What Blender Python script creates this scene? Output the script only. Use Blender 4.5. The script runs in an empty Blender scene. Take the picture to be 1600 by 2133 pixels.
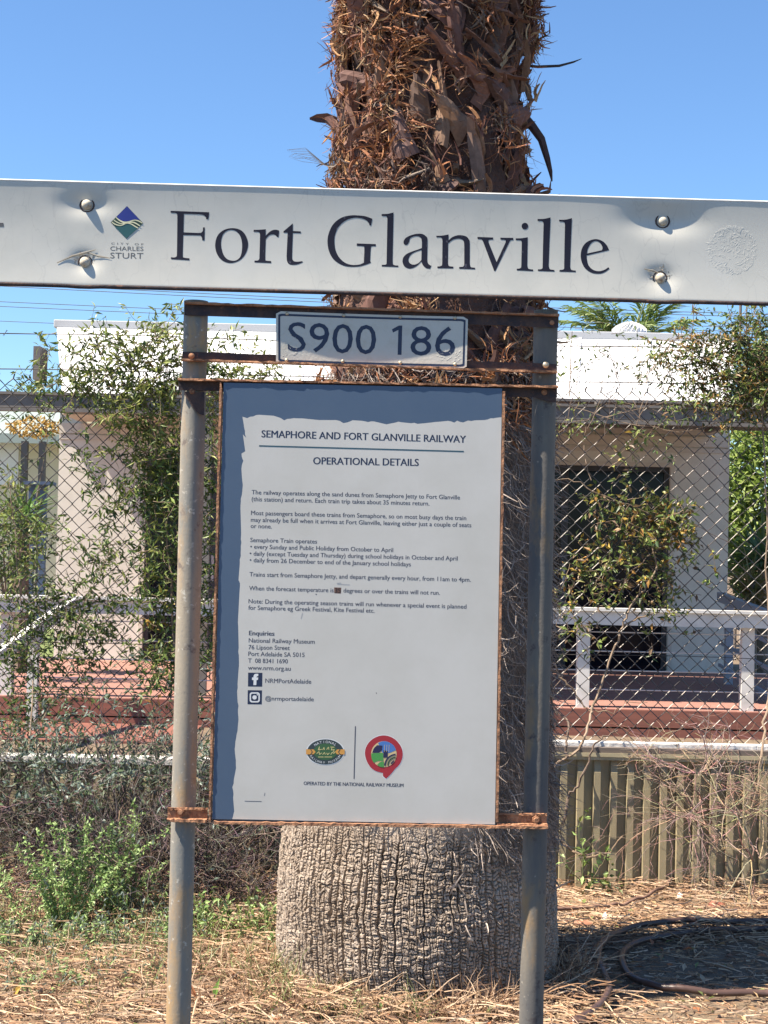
import bpy, bmesh, math, random
import numpy as np
from mathutils import Vector, Matrix
random.seed(7); rng = np.random.default_rng(7)
scene = bpy.context.scene
C = scene.collection

# ------------------------------------------------------------ camera, sky, sun, exposure
FPX, CX, CY, HZ, ROLL, EYE = 3200.0, 800.0, 1066.5, 1145.0, 0.022, 1.6
pitch = math.atan((HZ - CY) / FPX)
FW = Vector((0, math.cos(pitch), math.sin(pitch)))
U0 = Vector((0, -math.sin(pitch), math.cos(pitch)))
RT = Vector((1, 0, 0)) * math.cos(ROLL) + U0 * math.sin(ROLL)
UP = Vector((-1, 0, 0)) * math.sin(ROLL) + U0 * math.cos(ROLL)
CAM = Vector((0, 0, EYE))
cam = bpy.data.cameras.new('camera'); camo = bpy.data.objects.new('camera', cam); C.objects.link(camo)
cam.sensor_fit = 'HORIZONTAL'; cam.sensor_width = 36.0; cam.lens = 36.0 * FPX / 1600.0
cam.clip_start = 0.05; cam.clip_end = 2000
camo.matrix_world = Matrix(((RT.x, UP.x, -FW.x, CAM.x), (RT.y, UP.y, -FW.y, CAM.y), (RT.z, UP.z, -FW.z, CAM.z), (0, 0, 0, 1)))
scene.camera = camo

SUN = Vector((-0.51, -0.168, 0.85)).normalized()
world = bpy.data.worlds.new('World'); scene.world = world; world.use_nodes = True
wn = world.node_tree; bg = wn.nodes['Background']
sky = wn.nodes.new('ShaderNodeTexSky'); sky.sky_type = 'NISHITA'; sky.sun_disc = False
sky.sun_elevation = math.asin(SUN.z); sky.sun_rotation = math.atan2(SUN.x, SUN.y)
sky.air_density = 1.0; sky.dust_density = 0.0; sky.ozone_density = 5.0; sky.altitude = 0
tint = wn.nodes.new('ShaderNodeMix'); tint.data_type = 'RGBA'; tint.blend_type = 'MULTIPLY'; tint.inputs[0].default_value = 1.0; tint.inputs[7].default_value = (1.10, 1.28, 1.42, 1)
wn.links.new(sky.outputs[0], tint.inputs[6]); wn.links.new(tint.outputs[2], bg.inputs[0]); bg.inputs[1].default_value = 0.05
sl = bpy.data.lights.new('sun', 'SUN'); sl.energy = 5.0; sl.angle = math.radians(0.5); sl.color = (1, 0.88, 0.73)
so = bpy.data.objects.new('sun', sl); C.objects.link(so); so.rotation_euler = SUN.to_track_quat('Z', 'Y').to_euler()
vs = scene.view_settings; vs.view_transform = 'Standard'; vs.look = 'None'; vs.gamma = 1; vs.use_curve_mapping = False
vs.exposure = 1.5

# ------------------------------------------------------------ helpers
def P(px, py, Y):
    """the point of the world that stands at depth Y on the line of sight of a photo pixel"""
    d = FW + RT * ((px - CX) / FPX) - UP * ((py - CY) / FPX)
    return CAM + d * (Y / d.y)

def tag(o, label=None, cat=None, group=None, kind=None):
    if label: o['label'] = label
    if cat: o['category'] = cat
    if group: o['group'] = group
    if kind: o['kind'] = kind
    return o

def empty(name, loc=(0, 0, 0), rz=0.0):
    o = bpy.data.objects.new(name, None); C.objects.link(o); o.location = loc; o.rotation_euler.z = rz
    o.empty_display_size = 0.1
    return o

class MB:
    def __init__(s): s.v = []; s.f = []; s.c = []; s.hascol = False
    def add(s, vs_, fs, col=None):
        b = len(s.v); s.v.extend([tuple(p) for p in vs_]); s.f.extend([tuple(i + b for i in f) for f in fs])
        if col is not None: s.hascol = True
        s.c.extend([col or (1, 1, 1)] * len(fs))
    def box(s, a, b, col=None):
        x0, y0, z0 = [min(a[i], b[i]) for i in range(3)]; x1, y1, z1 = [max(a[i], b[i]) for i in range(3)]
        s.add([(x0, y0, z0), (x1, y0, z0), (x1, y1, z0), (x0, y1, z0), (x0, y0, z1), (x1, y0, z1), (x1, y1, z1), (x0, y1, z1)],
              [(0, 3, 2, 1), (4, 5, 6, 7), (0, 1, 5, 4), (1, 2, 6, 5), (2, 3, 7, 6), (3, 0, 4, 7)], col)
    def bar(s, p, q, w, h, up=(0, 0, 1), col=None):
        """box along p->q, w across, h along up"""
        p, q = Vector(p), Vector(q); d = (q - p).normalized(); u = Vector(up); u = (u - d * u.dot(d)).normalized(); r = d.cross(u)
        o = []
        for a in (p, q):
            for i, j in ((-1, -1), (1, -1), (1, 1), (-1, 1)): o.append(a + r * (i * w / 2) + u * (j * h / 2))
        s.add(o, [(0, 1, 2, 3), (7, 6, 5, 4), (0, 4, 5, 1), (1, 5, 6, 2), (2, 6, 7, 3), (3, 7, 4, 0)], col)
    def tube(s, pts, rad, n=6, col=None, cap=True):
        pts = [Vector(p) for p in pts]; m = len(pts)
        if not hasattr(rad, '__len__'): rad = [rad] * m
        vs_ = []; ref = None
        for i, p in enumerate(pts):
            t = (pts[min(i + 1, m - 1)] - pts[max(i - 1, 0)])
            t = t.normalized() if t.length > 1e-9 else Vector((0, 0, 1))
            if ref is None: ref = Vector((0, 0, 1)) if abs(t.z) < .9 else Vector((1, 0, 0))
            a = ref - t * ref.dot(t); a = a.normalized() if a.length > 1e-6 else t.orthogonal().normalized()
            ref = a; b = t.cross(a)
            for k in range(n):
                an = 2 * math.pi * k / n; vs_.append(p + (a * math.cos(an) + b * math.sin(an)) * rad[i])
        fs = [(i * n + k, i * n + (k + 1) % n, (i + 1) * n + (k + 1) % n, (i + 1) * n + k) for i in range(m - 1) for k in range(n)]
        if cap: fs += [tuple(range(n - 1, -1, -1)), tuple((m - 1) * n + k for k in range(n))]
        s.add(vs_, fs, col)
    def leaf(s, p, d, nrm, L, W, col, fold=.25):
        d = d.normalized(); nrm = nrm - d * nrm.dot(d)
        nrm = nrm.normalized() if nrm.length > 1e-4 else d.orthogonal().normalized()
        r = d.cross(nrm); m = p + d * (L * .45) - nrm * (L * .04); t = p + d * L - nrm * (L * .18)
        s.add([p, m + r * W / 2 + nrm * (W * fold), t, m - r * W / 2 + nrm * (W * fold), m],
              [(0, 4, 1), (4, 2, 1), (0, 3, 4), (4, 3, 2)], col)
    def strip(s, pts, ws, side, col):
        """a ribbon with a little thickness through its crossfold"""
        vs_ = []; n = len(pts)
        for i, p in enumerate(pts):
            t = (pts[min(i + 1, n - 1)] - pts[max(i - 1, 0)]); sd = side - t * (side.dot(t) / max(t.length_squared, 1e-9))
            sd = sd.normalized() if sd.length > 1e-5 else t.orthogonal().normalized()
            nn = t.cross(sd); nn = nn.normalized() if nn.length > 1e-9 else Vector((0, -1, 0))
            vs_ += [p - sd * ws[i] / 2, p + nn * ws[i] * .22, p + sd * ws[i] / 2]
        fs = []
        for i in range(n - 1):
            a = i * 3; fs += [(a, a + 1, a + 4, a + 3), (a + 1, a + 2, a + 5, a + 4)]
        s.add(vs_, fs, col)
    def build(s, name, mat, parent=None, smooth=False, bevel=0):
        me = bpy.data.meshes.new(name); me.from_pydata(s.v, [], s.f)
        if s.hascol:
            at = me.attributes.new('tint', 'FLOAT_COLOR', 'FACE')
            arr = np.ones((len(s.f), 4), dtype=np.float32); arr[:, :3] = np.array(s.c, dtype=np.float32)
            at.data.foreach_set('color', arr.ravel())
        me.update(); o = bpy.data.objects.new(name, me); C.objects.link(o); me.materials.append(mat)
        if smooth: me.polygons.foreach_set('use_smooth', [True] * len(me.polygons))
        if parent: o.parent = parent
        if bevel:
            m = o.modifiers.new('bevel', 'BEVEL'); m.width = bevel; m.segments = 2; m.limit_method = 'ANGLE'
        return o

def mesh_np(name, V, F, mat, parent=None, smooth=True):
    me = bpy.data.meshes.new(name); me.from_pydata(V.tolist(), [], F.tolist()); me.update()
    if smooth: me.polygons.foreach_set('use_smooth', [True] * len(me.polygons))
    me.materials.append(mat); o = bpy.data.objects.new(name, me); C.objects.link(o)
    if parent: o.parent = parent
    return o

def grid_faces(nr, nc, wrap=False):
    i = np.arange(nr - 1)[:, None]; j = np.arange(nc if wrap else nc - 1)[None, :]; j2 = (j + 1) % nc
    return np.stack([i * nc + j, i * nc + j2, (i + 1) * nc + j2, (i + 1) * nc + j], -1).reshape(-1, 4)

_lat = rng.random((256, 256))
def vnoise(x, y):
    """smooth lattice noise 0..1"""
    x = np.asarray(x, float); y = np.asarray(y, float)
    xi = np.floor(x).astype(int); yi = np.floor(y).astype(int); fx = x - xi; fy = y - yi
    fx = fx * fx * (3 - 2 * fx); fy = fy * fy * (3 - 2 * fy)
    g = lambda a, b: _lat[a % 256, b % 256]
    return (g(xi, yi) * (1 - fx) + g(xi + 1, yi) * fx) * (1 - fy) + (g(xi, yi + 1) * (1 - fx) + g(xi + 1, yi + 1) * fx) * fy
def fnoise(x, y, o=3): return sum(vnoise(x * 2 ** k + 17 * k, y * 2 ** k + 5 * k) * .5 ** k for k in range(o)) / sum(.5 ** k for k in range(o))

# ------------------------------------------------------------ materials
def M(name, col, rough=.7, metal=0.0, noise=None, bump=None, tint=False, trans=0.0, spec=.5, layers=()):
    """col: base; noise=(scale, col2, lo, hi[, stretch]); bump=(scale, strength, dist[, stretch]); layers of the same form as noise"""
    m = bpy.data.materials.new(name); m.use_nodes = True; nt = m.node_tree; N = nt.nodes; Lk = nt.links
    b = N['Principled BSDF']; b.inputs['Roughness'].default_value = rough; b.inputs['Metallic'].default_value = metal
    b.inputs['Specular IOR Level'].default_value = spec
    tc = N.new('ShaderNodeTexCoord')
    def vec(st):
        if not st: return tc.outputs['Object']
        mp = N.new('ShaderNodeMapping'); mp.inputs['Scale'].default_value = st; Lk.new(tc.outputs['Object'], mp.inputs[0]); return mp.outputs[0]
    cur = None
    def mix(fac, c2, blend='MIX'):
        nonlocal cur
        x = N.new('ShaderNodeMix'); x.data_type = 'RGBA'; x.blend_type = blend
        if cur is None: x.inputs[6].default_value = (*col, 1)
        else: Lk.new(cur, x.inputs[6])
        if isinstance(c2, tuple): x.inputs[7].default_value = (*c2, 1)
        else: Lk.new(c2, x.inputs[7])
        if isinstance(fac, float): x.inputs[0].default_value = fac
        else: Lk.new(fac, x.inputs[0])
        cur = x.outputs[2]
    for ly in ([noise] if noise else []) + list(layers):
        t = N.new('ShaderNodeTexNoise'); t.inputs['Scale'].default_value = ly[0]; t.inputs['Detail'].default_value = 6; t.inputs['Roughness'].default_value = .65
        Lk.new(vec(ly[4] if len(ly) > 4 else None), t.inputs['Vector'])
        r = N.new('ShaderNodeMapRange'); r.inputs[1].default_value = ly[2]; r.inputs[2].default_value = ly[3]
        Lk.new(t.outputs[0], r.inputs[0]); mix(r.outputs[0], ly[1])
    if tint:
        a = N.new('ShaderNodeAttribute'); a.attribute_name = 'tint'; mix(1.0, a.outputs['Color'], 'MULTIPLY')
    if cur is None: b.inputs['Base Color'].default_value = (*col, 1)
    else: Lk.new(cur, b.inputs['Base Color'])
    if bump:
        t = N.new('ShaderNodeTexNoise'); t.inputs['Scale'].default_value = bump[0]; t.inputs['Detail'].default_value = 5
        Lk.new(vec(bump[3] if len(bump) > 3 else None), t.inputs['Vector'])
        bn = N.new('ShaderNodeBump'); bn.inputs['Strength'].default_value = bump[1]; bn.inputs['Distance'].default_value = bump[2]
        Lk.new(t.outputs[0], bn.inputs['Height']); Lk.new(bn.outputs[0], b.inputs['Normal'])
    if trans:
        tr = N.new('ShaderNodeBsdfTranslucent')
        if cur is None: tr.inputs[0].default_value = (*col, 1)
        else: Lk.new(cur, tr.inputs[0])
        ms = N.new('ShaderNodeMixShader'); ms.inputs[0].default_value = trans
        Lk.new(b.outputs[0], ms.inputs[1]); Lk.new(tr.outputs[0], ms.inputs[2]); Lk.new(ms.outputs[0], N['Material Output'].inputs[0])
    return m

def cracked_white():
    """old white sign vinyl: hairline crazing that runs mostly up and down, grime, a little gloss"""
    m = M('sign_vinyl', (.50, .495, .445), .42, noise=(9, (.44, .445, .405), .45, .75), layers=[(60, (.36, .36, .33), .70, .78), (3.2, (.505, .51, .475), .5, .8)])
    nt = m.node_tree; N = nt.nodes; Lk = nt.links; b = N['Principled BSDF']
    tc = N.new('ShaderNodeTexCoord'); mp = N.new('ShaderNodeMapping'); mp.inputs['Scale'].default_value = (24, 1, 11); Lk.new(tc.outputs['Object'], mp.inputs[0])
    nz = N.new('ShaderNodeTexNoise'); nz.inputs['Scale'].default_value = 1.6; nz.inputs['Detail'].default_value = 3; Lk.new(mp.outputs[0], nz.inputs['Vector'])
    ad = N.new('ShaderNodeVectorMath'); ad.operation = 'MULTIPLY_ADD'; ad.inputs[1].default_value = (.9, 0, .9); Lk.new(nz.outputs['Color'], ad.inputs[0]); Lk.new(mp.outputs[0], ad.inputs[2])
    vo = N.new('ShaderNodeTexVoronoi'); vo.feature = 'DISTANCE_TO_EDGE'; vo.inputs['Scale'].default_value = 1.0; Lk.new(ad.outputs[0], vo.inputs['Vector'])
    r = N.new('ShaderNodeMapRange'); r.inputs[1].default_value = .0; r.inputs[2].default_value = .022; r.inputs[3].default_value = 1; r.inputs[4].default_value = 0; Lk.new(vo.outputs['Distance'], r.inputs[0])
    n2 = N.new('ShaderNodeTexNoise'); n2.inputs['Scale'].default_value = 7; Lk.new(tc.outputs['Object'], n2.inputs['Vector'])
    r2 = N.new('ShaderNodeMapRange'); r2.inputs[1].default_value = .42; r2.inputs[2].default_value = .6; Lk.new(n2.outputs[0], r2.inputs[0])
    mu = N.new('ShaderNodeMath'); mu.operation = 'MULTIPLY'; Lk.new(r.outputs[0], mu.inputs[0]); Lk.new(r2.outputs[0], mu.inputs[1])
    mu2 = N.new('ShaderNodeMath'); mu2.operation = 'MULTIPLY'; mu2.inputs[1].default_value = .42; Lk.new(mu.outputs[0], mu2.inputs[0])
    src = b.inputs['Base Color'].links[0].from_socket
    x = N.new('ShaderNodeMix'); x.data_type = 'RGBA'; Lk.new(mu2.outputs[0], x.inputs[0]); Lk.new(src, x.inputs[6]); x.inputs[7].default_value = (.33, .33, .31, 1)
    Lk.new(x.outputs[2], b.inputs['Base Color'])
    return m

mt = {}
mt['vinyl'] = cracked_white()
mt['white_metal'] = M('white_paint', (.72, .72, .69), .45, noise=(14, (.55, .52, .46), .55, .8))
mt['ink'] = M('navy_ink', (.008, .009, .022), .6, noise=(70, (.09, .09, .12), .62, .70, (1, 1, .5)), spec=.25)
mt['ink2'] = M('navy_print', (.010, .020, .055), .45)
mt['grey_ink'] = M('grey_print', (.09, .09, .09), .5)
mt['text'] = M('text_print', (.055, .06, .085), .5)
mt['teal'] = M('teal_print', (.02, .07, .10), .5)
mt['panel'] = M('panel_print_white', (.515, .505, .47), .38, noise=(3.5, (.465, .455, .415), .4, .66), layers=[(170, (.35, .35, .35), .775, .79)])
mt['panel_blue'] = M('panel_print_blue', (.056, .092, .150), .4, noise=(5, (.066, .102, .158), .4, .7))
mt['plate'] = M('plate_enamel', (.50, .48, .42), .5, noise=(25, (.44, .41, .33), .5, .75), bump=(160, .25, .002))
RUST = (.24, .105, .05)
mt['rust'] = M('rust', (.34, .17, .09), .9, noise=(28, (.13, .055, .03), .45, .65), bump=(90, .9, .004), layers=[(110, (.46, .27, .15), .55, .75)])  # rust lightened for the sunlit flange edges
mt['shaded_rust'] = M('shaded_rust', (.075, .045, .036), .9, noise=(22, (.032, .026, .030), .40, .60), bump=(90, .8, .003), layers=[(70, (.17, .075, .042), .60, .75)])  # rust darkened to carry the shade on the rail webs
mt['galv'] = M('galvanised_pipe', (.27, .235, .18), .75, .0, noise=(5, (.16, .165, .155), .42, .58, (1, 1, .22)), bump=(150, .35, .0015), layers=[(12, (.33, .22, .11), .50, .66, (1, 1, .3)), (55, (.46, .44, .38), .60, .70), (26, (.13, .105, .09), .60, .68), (140, (.20, .18, .16), .56, .7)])
mt['galv_shaded'] = M('weathered_pipe_shaded', (.15, .135, .11), .8, .0, noise=(7, (.085, .085, .085), .42, .6, (1, 1, .25)), bump=(150, .35, .0015), layers=[(14, (.22, .15, .08), .56, .70, (1, 1, .35)), (55, (.28, .26, .22), .64, .72), (26, (.06, .05, .05), .60, .70)])  # same worn pipe, darkened to carry the shade on the right post
mt['screw'] = M('zinc_screw', (.5, .45, .33), .45, .6, noise=(300, (.3, .17, .07), .5, .65))
mt['bolt'] = M('painted_bolt', (.52, .48, .39), .85, noise=(90, (.27, .18, .11), .48, .66))
mt['flake'] = M('peeled_vinyl', (.34, .32, .27), .7, noise=(60, (.35, .28, .2), .5, .7))
mt['black'] = M('black_mark', (.01, .01, .012), .6)
mt['bark'] = M('palm_bark', (.37, .305, .245), .95, noise=(4, (.27, .215, .165), .38, .62), bump=(120, .8, .006), layers=[(45, (.43, .37, .31), .5, .7), (9, (.20, .15, .115), .60, .72)])
mt['core'] = M('palm_core', (.12, .062, .045), .95, noise=(14, (.05, .03, .025), .4, .7), bump=(60, 1, .02))
mt['fibre'] = M('palm_fibre', (1, 1, 1), .85, tint=True, trans=.12, noise=(50, (.7, .7, .7), .4, .7))
mt['leaf'] = M('leaf', (1, 1, 1), .5, tint=True, trans=.3)
mt['twig'] = M('dry_stem', (1, 1, 1), .85, tint=True, noise=(40, (.75, .72, .7), .4, .7))
mt['ground'] = M('dry_soil', (.17, .125, .08), .95, noise=(3, (.12, .088, .06), .4, .65), bump=(40, 1, .02), layers=[(45, (.27, .20, .135), .54, .70), (130, (.07, .05, .04), .55, .68)])
mt['wire'] = M('fence_wire', (.075, .072, .07), .45, .3, noise=(30, (.05, .038, .03), .45, .65))
mt['olive'] = M('olive_steel', (.34, .29, .18), .6, noise=(10, (.27, .23, .145), .4, .7, (1, 1, .3)), layers=[(80, (.38, .33, .23), .62, .74)])
mt['cap_olive'] = M('olive_channel', (.42, .37, .24), .6, noise=(15, (.34, .30, .19), .4, .7))
mt['cap_white'] = M('grey_white_sleeper', (.62, .62, .60), .75, noise=(12, (.48, .47, .45), .45, .7, (.2, 1, 1)), bump=(40, .5, .01))
mt['hose'] = M('poly_pipe', (.075, .045, .036), .35, noise=(12, (.13, .08, .062), .5, .7))
mt['roof'] = M('white_roofing', (.72, .73, .74), .5, noise=(3, (.66, .67, .68), .4, .7))
mt['cap'] = M('ridge_cap_metal', (.42, .43, .44), .5)
mt['gutter'] = M('charcoal_gutter', (.15, .138, .125), .6, noise=(6, (.11, .10, .095), .4, .65))
mt['render'] = M('rendered_wall', (.66, .64, .56), .85, noise=(4, (.59, .57, .49), .4, .65), bump=(120, .2, .004))
mt['soffit'] = M('cream_trim', (.56, .52, .44), .7)
mt['glass'] = M('dark_glass', (.005, .006, .011), .08, spec=.16)
mt['frame'] = M('dark_frame', (.03, .03, .035), .4)
mt['deck'] = M('red_decking', (.34, .175, .135), .7, noise=(5, (.24, .11, .085), .38, .66, (.25, 9, 6)), layers=[(28, (.42, .30, .25), .56, .74), (3, (.27, .15, .12), .5, .7)])
mt['decks'] = M('red_deck_fascia', (.22, .085, .060), .7, noise=(5, (.15, .06, .045), .4, .7, (.3, 1, 5)))
mt['rail'] = M('white_rail_paint', (.60, .595, .57), .6, noise=(6, (.48, .47, .44), .45, .7), layers=[(70, (.36, .33, .29), .66, .74)])
mt['cream'] = M('cream_wall', (.62, .56, .40), .8)
mt['groof'] = M('green_roofing', (.24, .29, .27), .6)
mt['blue'] = M('blue_paint', (.05, .075, .14), .5)
mt['lawn'] = M('lawn_grass', (.13, .19, .05), .9, noise=(9, (.20, .22, .07), .4, .7), bump=(80, 1, .03))
mt['pave'] = M('pale_concrete', (.55, .52, .46), .85, noise=(6, (.45, .42, .37), .4, .7))
mt['asphalt'] = M('bounce_cut_asphalt', (.045, .044, .046), .9, noise=(6, (.06, .058, .058), .4, .7), bump=(200, .6, .004), layers=[(160, (.09, .088, .085), .62, .72)])
mt['trunk'] = M('brown_trunk', (.16, .12, .085), .9, bump=(30, 1, .02))
mt['cable'] = M('power_cable', (.10, .11, .13), .6)
mt['timber'] = M('dark_timber', (.12, .10, .09), .8)
for nm, c in (('e_blue', (.012, .025, .20)), ('e_teal', (.015, .085, .09)), ('e_cream', (.66, .64, .42)), ('e_dkgreen', (.03, .06, .035)), ('l_green', (.035, .10, .04)), ('l_slate', (.03, .045, .05)), ('l_orange', (.55, .27, .06)), ('l_yellow', (.55, .50, .22)), ('l_red', (.32, .02, .03)), ('l_blue', (.06, .16, .42)), ('l_navy', (.015, .015, .06)), ('l_grass', (.06, .26, .06)), ('l_sand', (.55, .42, .22)), ('sticker', (.14, .07, .05)), ('halo', (.62, .64, .64))):
    mt[nm] = M(nm + '_print', c, .45)

# ------------------------------------------------------------ flat shapes: outlines, text
def spline(pts, close=True, k=6):
    """closed outline; points with a third entry are corners, the others are passed smoothly"""
    n = len(pts); out = []
    for i in range(n if close else n - 1):
        p1, p2 = pts[i], pts[(i + 1) % n]; c1, c2 = len(p1) > 2, len(p2) > 2
        if c1 and c2: out.append(p1[:2]); continue
        p0 = pts[i - 1] if not c1 else (2 * p1[0] - p2[0], 2 * p1[1] - p2[1])
        p3 = pts[(i + 2) % n] if not c2 else (2 * p2[0] - p1[0], 2 * p2[1] - p1[1])
        for j in range(k):
            t = j / k
            f = lambda a, b, c, d: .5 * (2 * b + (c - a) * t + (2 * a - 5 * b + 4 * c - d) * t * t + (3 * b - a - 3 * c + d) * t ** 3)
            out.append((f(p0[0], p1[0], p2[0], p3[0]), f(p0[1], p1[1], p2[1], p3[1])))
    if not close: out.append(pts[-1][:2])
    return out

def fill(loops):
    """filled 2D outlines with holes -> mesh in x, y"""
    cu = bpy.data.curves.new('outline', 'CURVE'); cu.dimensions = '2D'; cu.fill_mode = 'BOTH'
    for lp in loops:
        sp = cu.splines.new('POLY'); sp.points.add(len(lp) - 1); sp.use_cyclic_u = True
        for p, q in zip(sp.points, lp): p.co = (q[0], q[1], 0, 1)
    o = bpy.data.objects.new('outline', cu); C.objects.link(o); bpy.context.view_layer.update()
    me = bpy.data.meshes.new_from_object(o.evaluated_get(bpy.context.evaluated_depsgraph_get()))
    bpy.data.objects.remove(o); bpy.data.curves.remove(cu)
    return me

_tx = {}
def text2d(s, bold=0.0, spacing=1.0):
    """verts (n,2), faces, with x from 0 to width and cap height 0.7 or so"""
    key = (s, bold, spacing)
    if key in _tx: return _tx[key]
    cu = bpy.data.curves.new('text', 'FONT'); cu.body = s; cu.resolution_u = 3; cu.space_character = spacing
    o = bpy.data.objects.new('text', cu); C.objects.link(o); bpy.context.view_layer.update()
    me = bpy.data.meshes.new_from_object(o.evaluated_get(bpy.context.evaluated_depsgraph_get()))
    bpy.data.objects.remove(o); bpy.data.curves.remove(cu)
    v = [tuple(x.co[:2]) for x in me.vertices]; f = [tuple(p.vertices) for p in me.polygons]; bpy.data.meshes.remove(me)
    mn = min(a for a, b in v); mx = max(a for a, b in v)
    r = ([(a - mn, b) for a, b in v], f, mx - mn); _tx[key] = r
    return r

# ------------------------------------------------------------ the station sign
ANG = math.radians(1.8)
SO = P(765, 1145, 3.84); SO.z = 0.0
E1 = Vector((math.cos(ANG), math.sin(ANG), 0)); EN = Vector((-math.sin(ANG), math.cos(ANG), 0))
def S(px, py, d=0.0):
    """photo pixel -> (across, up) on the plane of the sign, d behind its post axis"""
    r = FW + RT * ((px - CX) / FPX) - UP * ((py - CY) / FPX)
    t = (SO + EN * d - CAM).dot(EN) / r.dot(EN); q = CAM + r * t - SO
    return (q.dot(E1), q.z)
sign = tag(empty('station_sign', SO, ANG), 'white railway station name sign on two rusty pipe posts with notice panel below', 'sign')
def S3(px, py, d): u, w = S(px, py, d); return (u, d, w)
PXM = 3.84 / FPX

# posts: galvanised pipe, dented and worn
def post(x0, y0, x1, y1, mat):
    (ua, wa), (ub, wb) = S(x0, y0), S(x1, y1); k = (ub - ua) / (wb - wa)
    zs = np.arange(-.25, 2.22, .02); n = 32; V = []
    for z in zs:
        for a in range(n):
            th = 2 * math.pi * a / n
            r = .0302 + .0005 * (float(vnoise(th * 2 + 3, z * 6)) - .5)
            V.append((ua + k * (z - wa) + r * math.cos(th), r * math.sin(th), z))
    F = grid_faces(len(zs), n, True)
    return mesh_np('post', np.array(V), F, mat, sign)
post(409, 620, 372, 2100, mt['galv']); post(1138, 620, 1107, 2100, mt['galv_shaded'])

# name board: a thin pressed sheet, dished, pulled in around its four bolts
DB = -.0665
BL = S(-420, 363.5, DB)[0]; BR = S(2000, 431, DB)[0]
def top_w(u): return S(0, 377, DB)[1] + (S(1600, 423, DB)[1] - S(0, 377, DB)[1]) * (u - S(0, 377, DB)[0]) / (S(1600, 423, DB)[0] - S(0, 377, DB)[0])
def bot_w(u): return S(0, 587, DB)[1] + (S(1600, 629, DB)[1] - S(0, 587, DB)[1]) * (u - S(0, 587, DB)[0]) / (S(1600, 629, DB)[0] - S(0, 587, DB)[0])
BOLTS = [(180, 425, .0078, .055, .025), (176, 545, .0080, .030, .024), (1383, 458, .0112, .080, .033), (1377, 578, .0088, .036, .026)]
BU = [(S(a, b, DB)[0], S(a, b, DB)[1], c, d, e) for a, b, c, d, e in BOLTS]
def sag(u, w):
    u = np.asarray(u, float); w = np.asarray(w, float)
    mid = (top_w(u) + bot_w(u)) / 2; h = (top_w(u) - bot_w(u)) / 2; t = np.clip((w - mid) / h, -1, 1)
    d = .0062 * (1 - t * t)
    for bu, bw, am, su, sw in BU: d = d + am * np.exp(-((u - bu) / su) ** 2 - ((w - bw) / sw) ** 2) * np.clip((1 - abs(t)) / .12, 0, 1)
    return d + .0003 * (vnoise(u * 9 + 40, w * 14 + 9) - .5) * 2 * (1 - t ** 6)
nu, nw = 420, 70
uu = np.linspace(BL, BR, nu); V = []
tt = np.linspace(0, 1, nw); Uo, To = np.meshgrid(uu, tt); Wo = bot_w(Uo) + (top_w(Uo) - bot_w(Uo)) * To
wig = .0022 * np.exp(-((Uo - BU[1][0]) / .03) ** 2) + .003 * np.exp(-((Uo - BU[3][0]) / .03) ** 2)
Wo = Wo - wig * (To < .01)
Do = DB + sag(Uo, Wo)
Vf = np.stack([Uo, Do, Wo], -1).reshape(-1, 3)
# returns along top and bottom, bent back from the face
rows = [np.stack([uu, np.full(nu, DB + .022), bot_w(uu) - .0005], -1), np.stack([uu, np.full(nu, DB + .001), bot_w(uu) - .004 - wig[0]], -1)]
rowt = [np.stack([uu, np.full(nu, DB + .0005), top_w(uu) + .0035], -1), np.stack([uu, np.full(nu, DB + .022), top_w(uu) + .0035], -1)]
Vall = np.concatenate(rows + [Vf] + rowt)
board = mesh_np('name_board', Vall, grid_faces(nw + 4, nu), mt['vinyl'], sign)
ed = MB()
for (za, zb) in ((top_w(uu), +.0035),):
    ed.tube([(u, DB + .001, z + zb) for u, z in zip(uu[::10], za[::10])], .0026, 8)
ed.build('top_edge', mt['white_metal'], board, True)
ed = MB(); ed.tube([(u, DB + .004, z - .004) for u, z in zip(uu[::4], bot_w(uu)[::4] - wig[0][::4])], .0055, 8); ed.build('bottom_edge', mt['shaded_rust'], board, True)

def drape(me, name, mat, parent, off=.0004, step=.006, dsurf=None):
    """cut a flat x,y shape into small faces and lay it on the dished face of the board"""
    bm = bmesh.new(); bm.from_mesh(me)
    if len(bm.verts):
        ys = [v.co.y for v in bm.verts]; xs = [v.co.x for v in bm.verts]
        y = min(ys) + step
        while y < max(ys):
            bmesh.ops.bisect_plane(bm, geom=bm.verts[:] + bm.edges[:] + bm.faces[:], plane_co=(0, y, 0), plane_no=(0, 1, 0)); y += step
        x = min(xs) + step * 2.5
        while x < max(xs):
            bmesh.ops.bisect_plane(bm, geom=bm.verts[:] + bm.edges[:] + bm.faces[:], plane_co=(x, 0, 0), plane_no=(1, 0, 0)); x += step * 2.5
    for v in bm.verts:
        u, w = v.co.x, v.co.y
        v.co = (u, (DB + float(sag(u, w)) if dsurf is None else dsurf(u, w)) - off, w)
    bmesh.ops.recalc_face_normals(bm, faces=bm.faces[:])
    me2 = bpy.data.meshes.new(name); bm.to_mesh(me2); bm.free(); me2.materials.append(mat)
    o = bpy.data.objects.new(name, me2); C.objects.link(o); o.parent = parent
    return o

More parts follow.
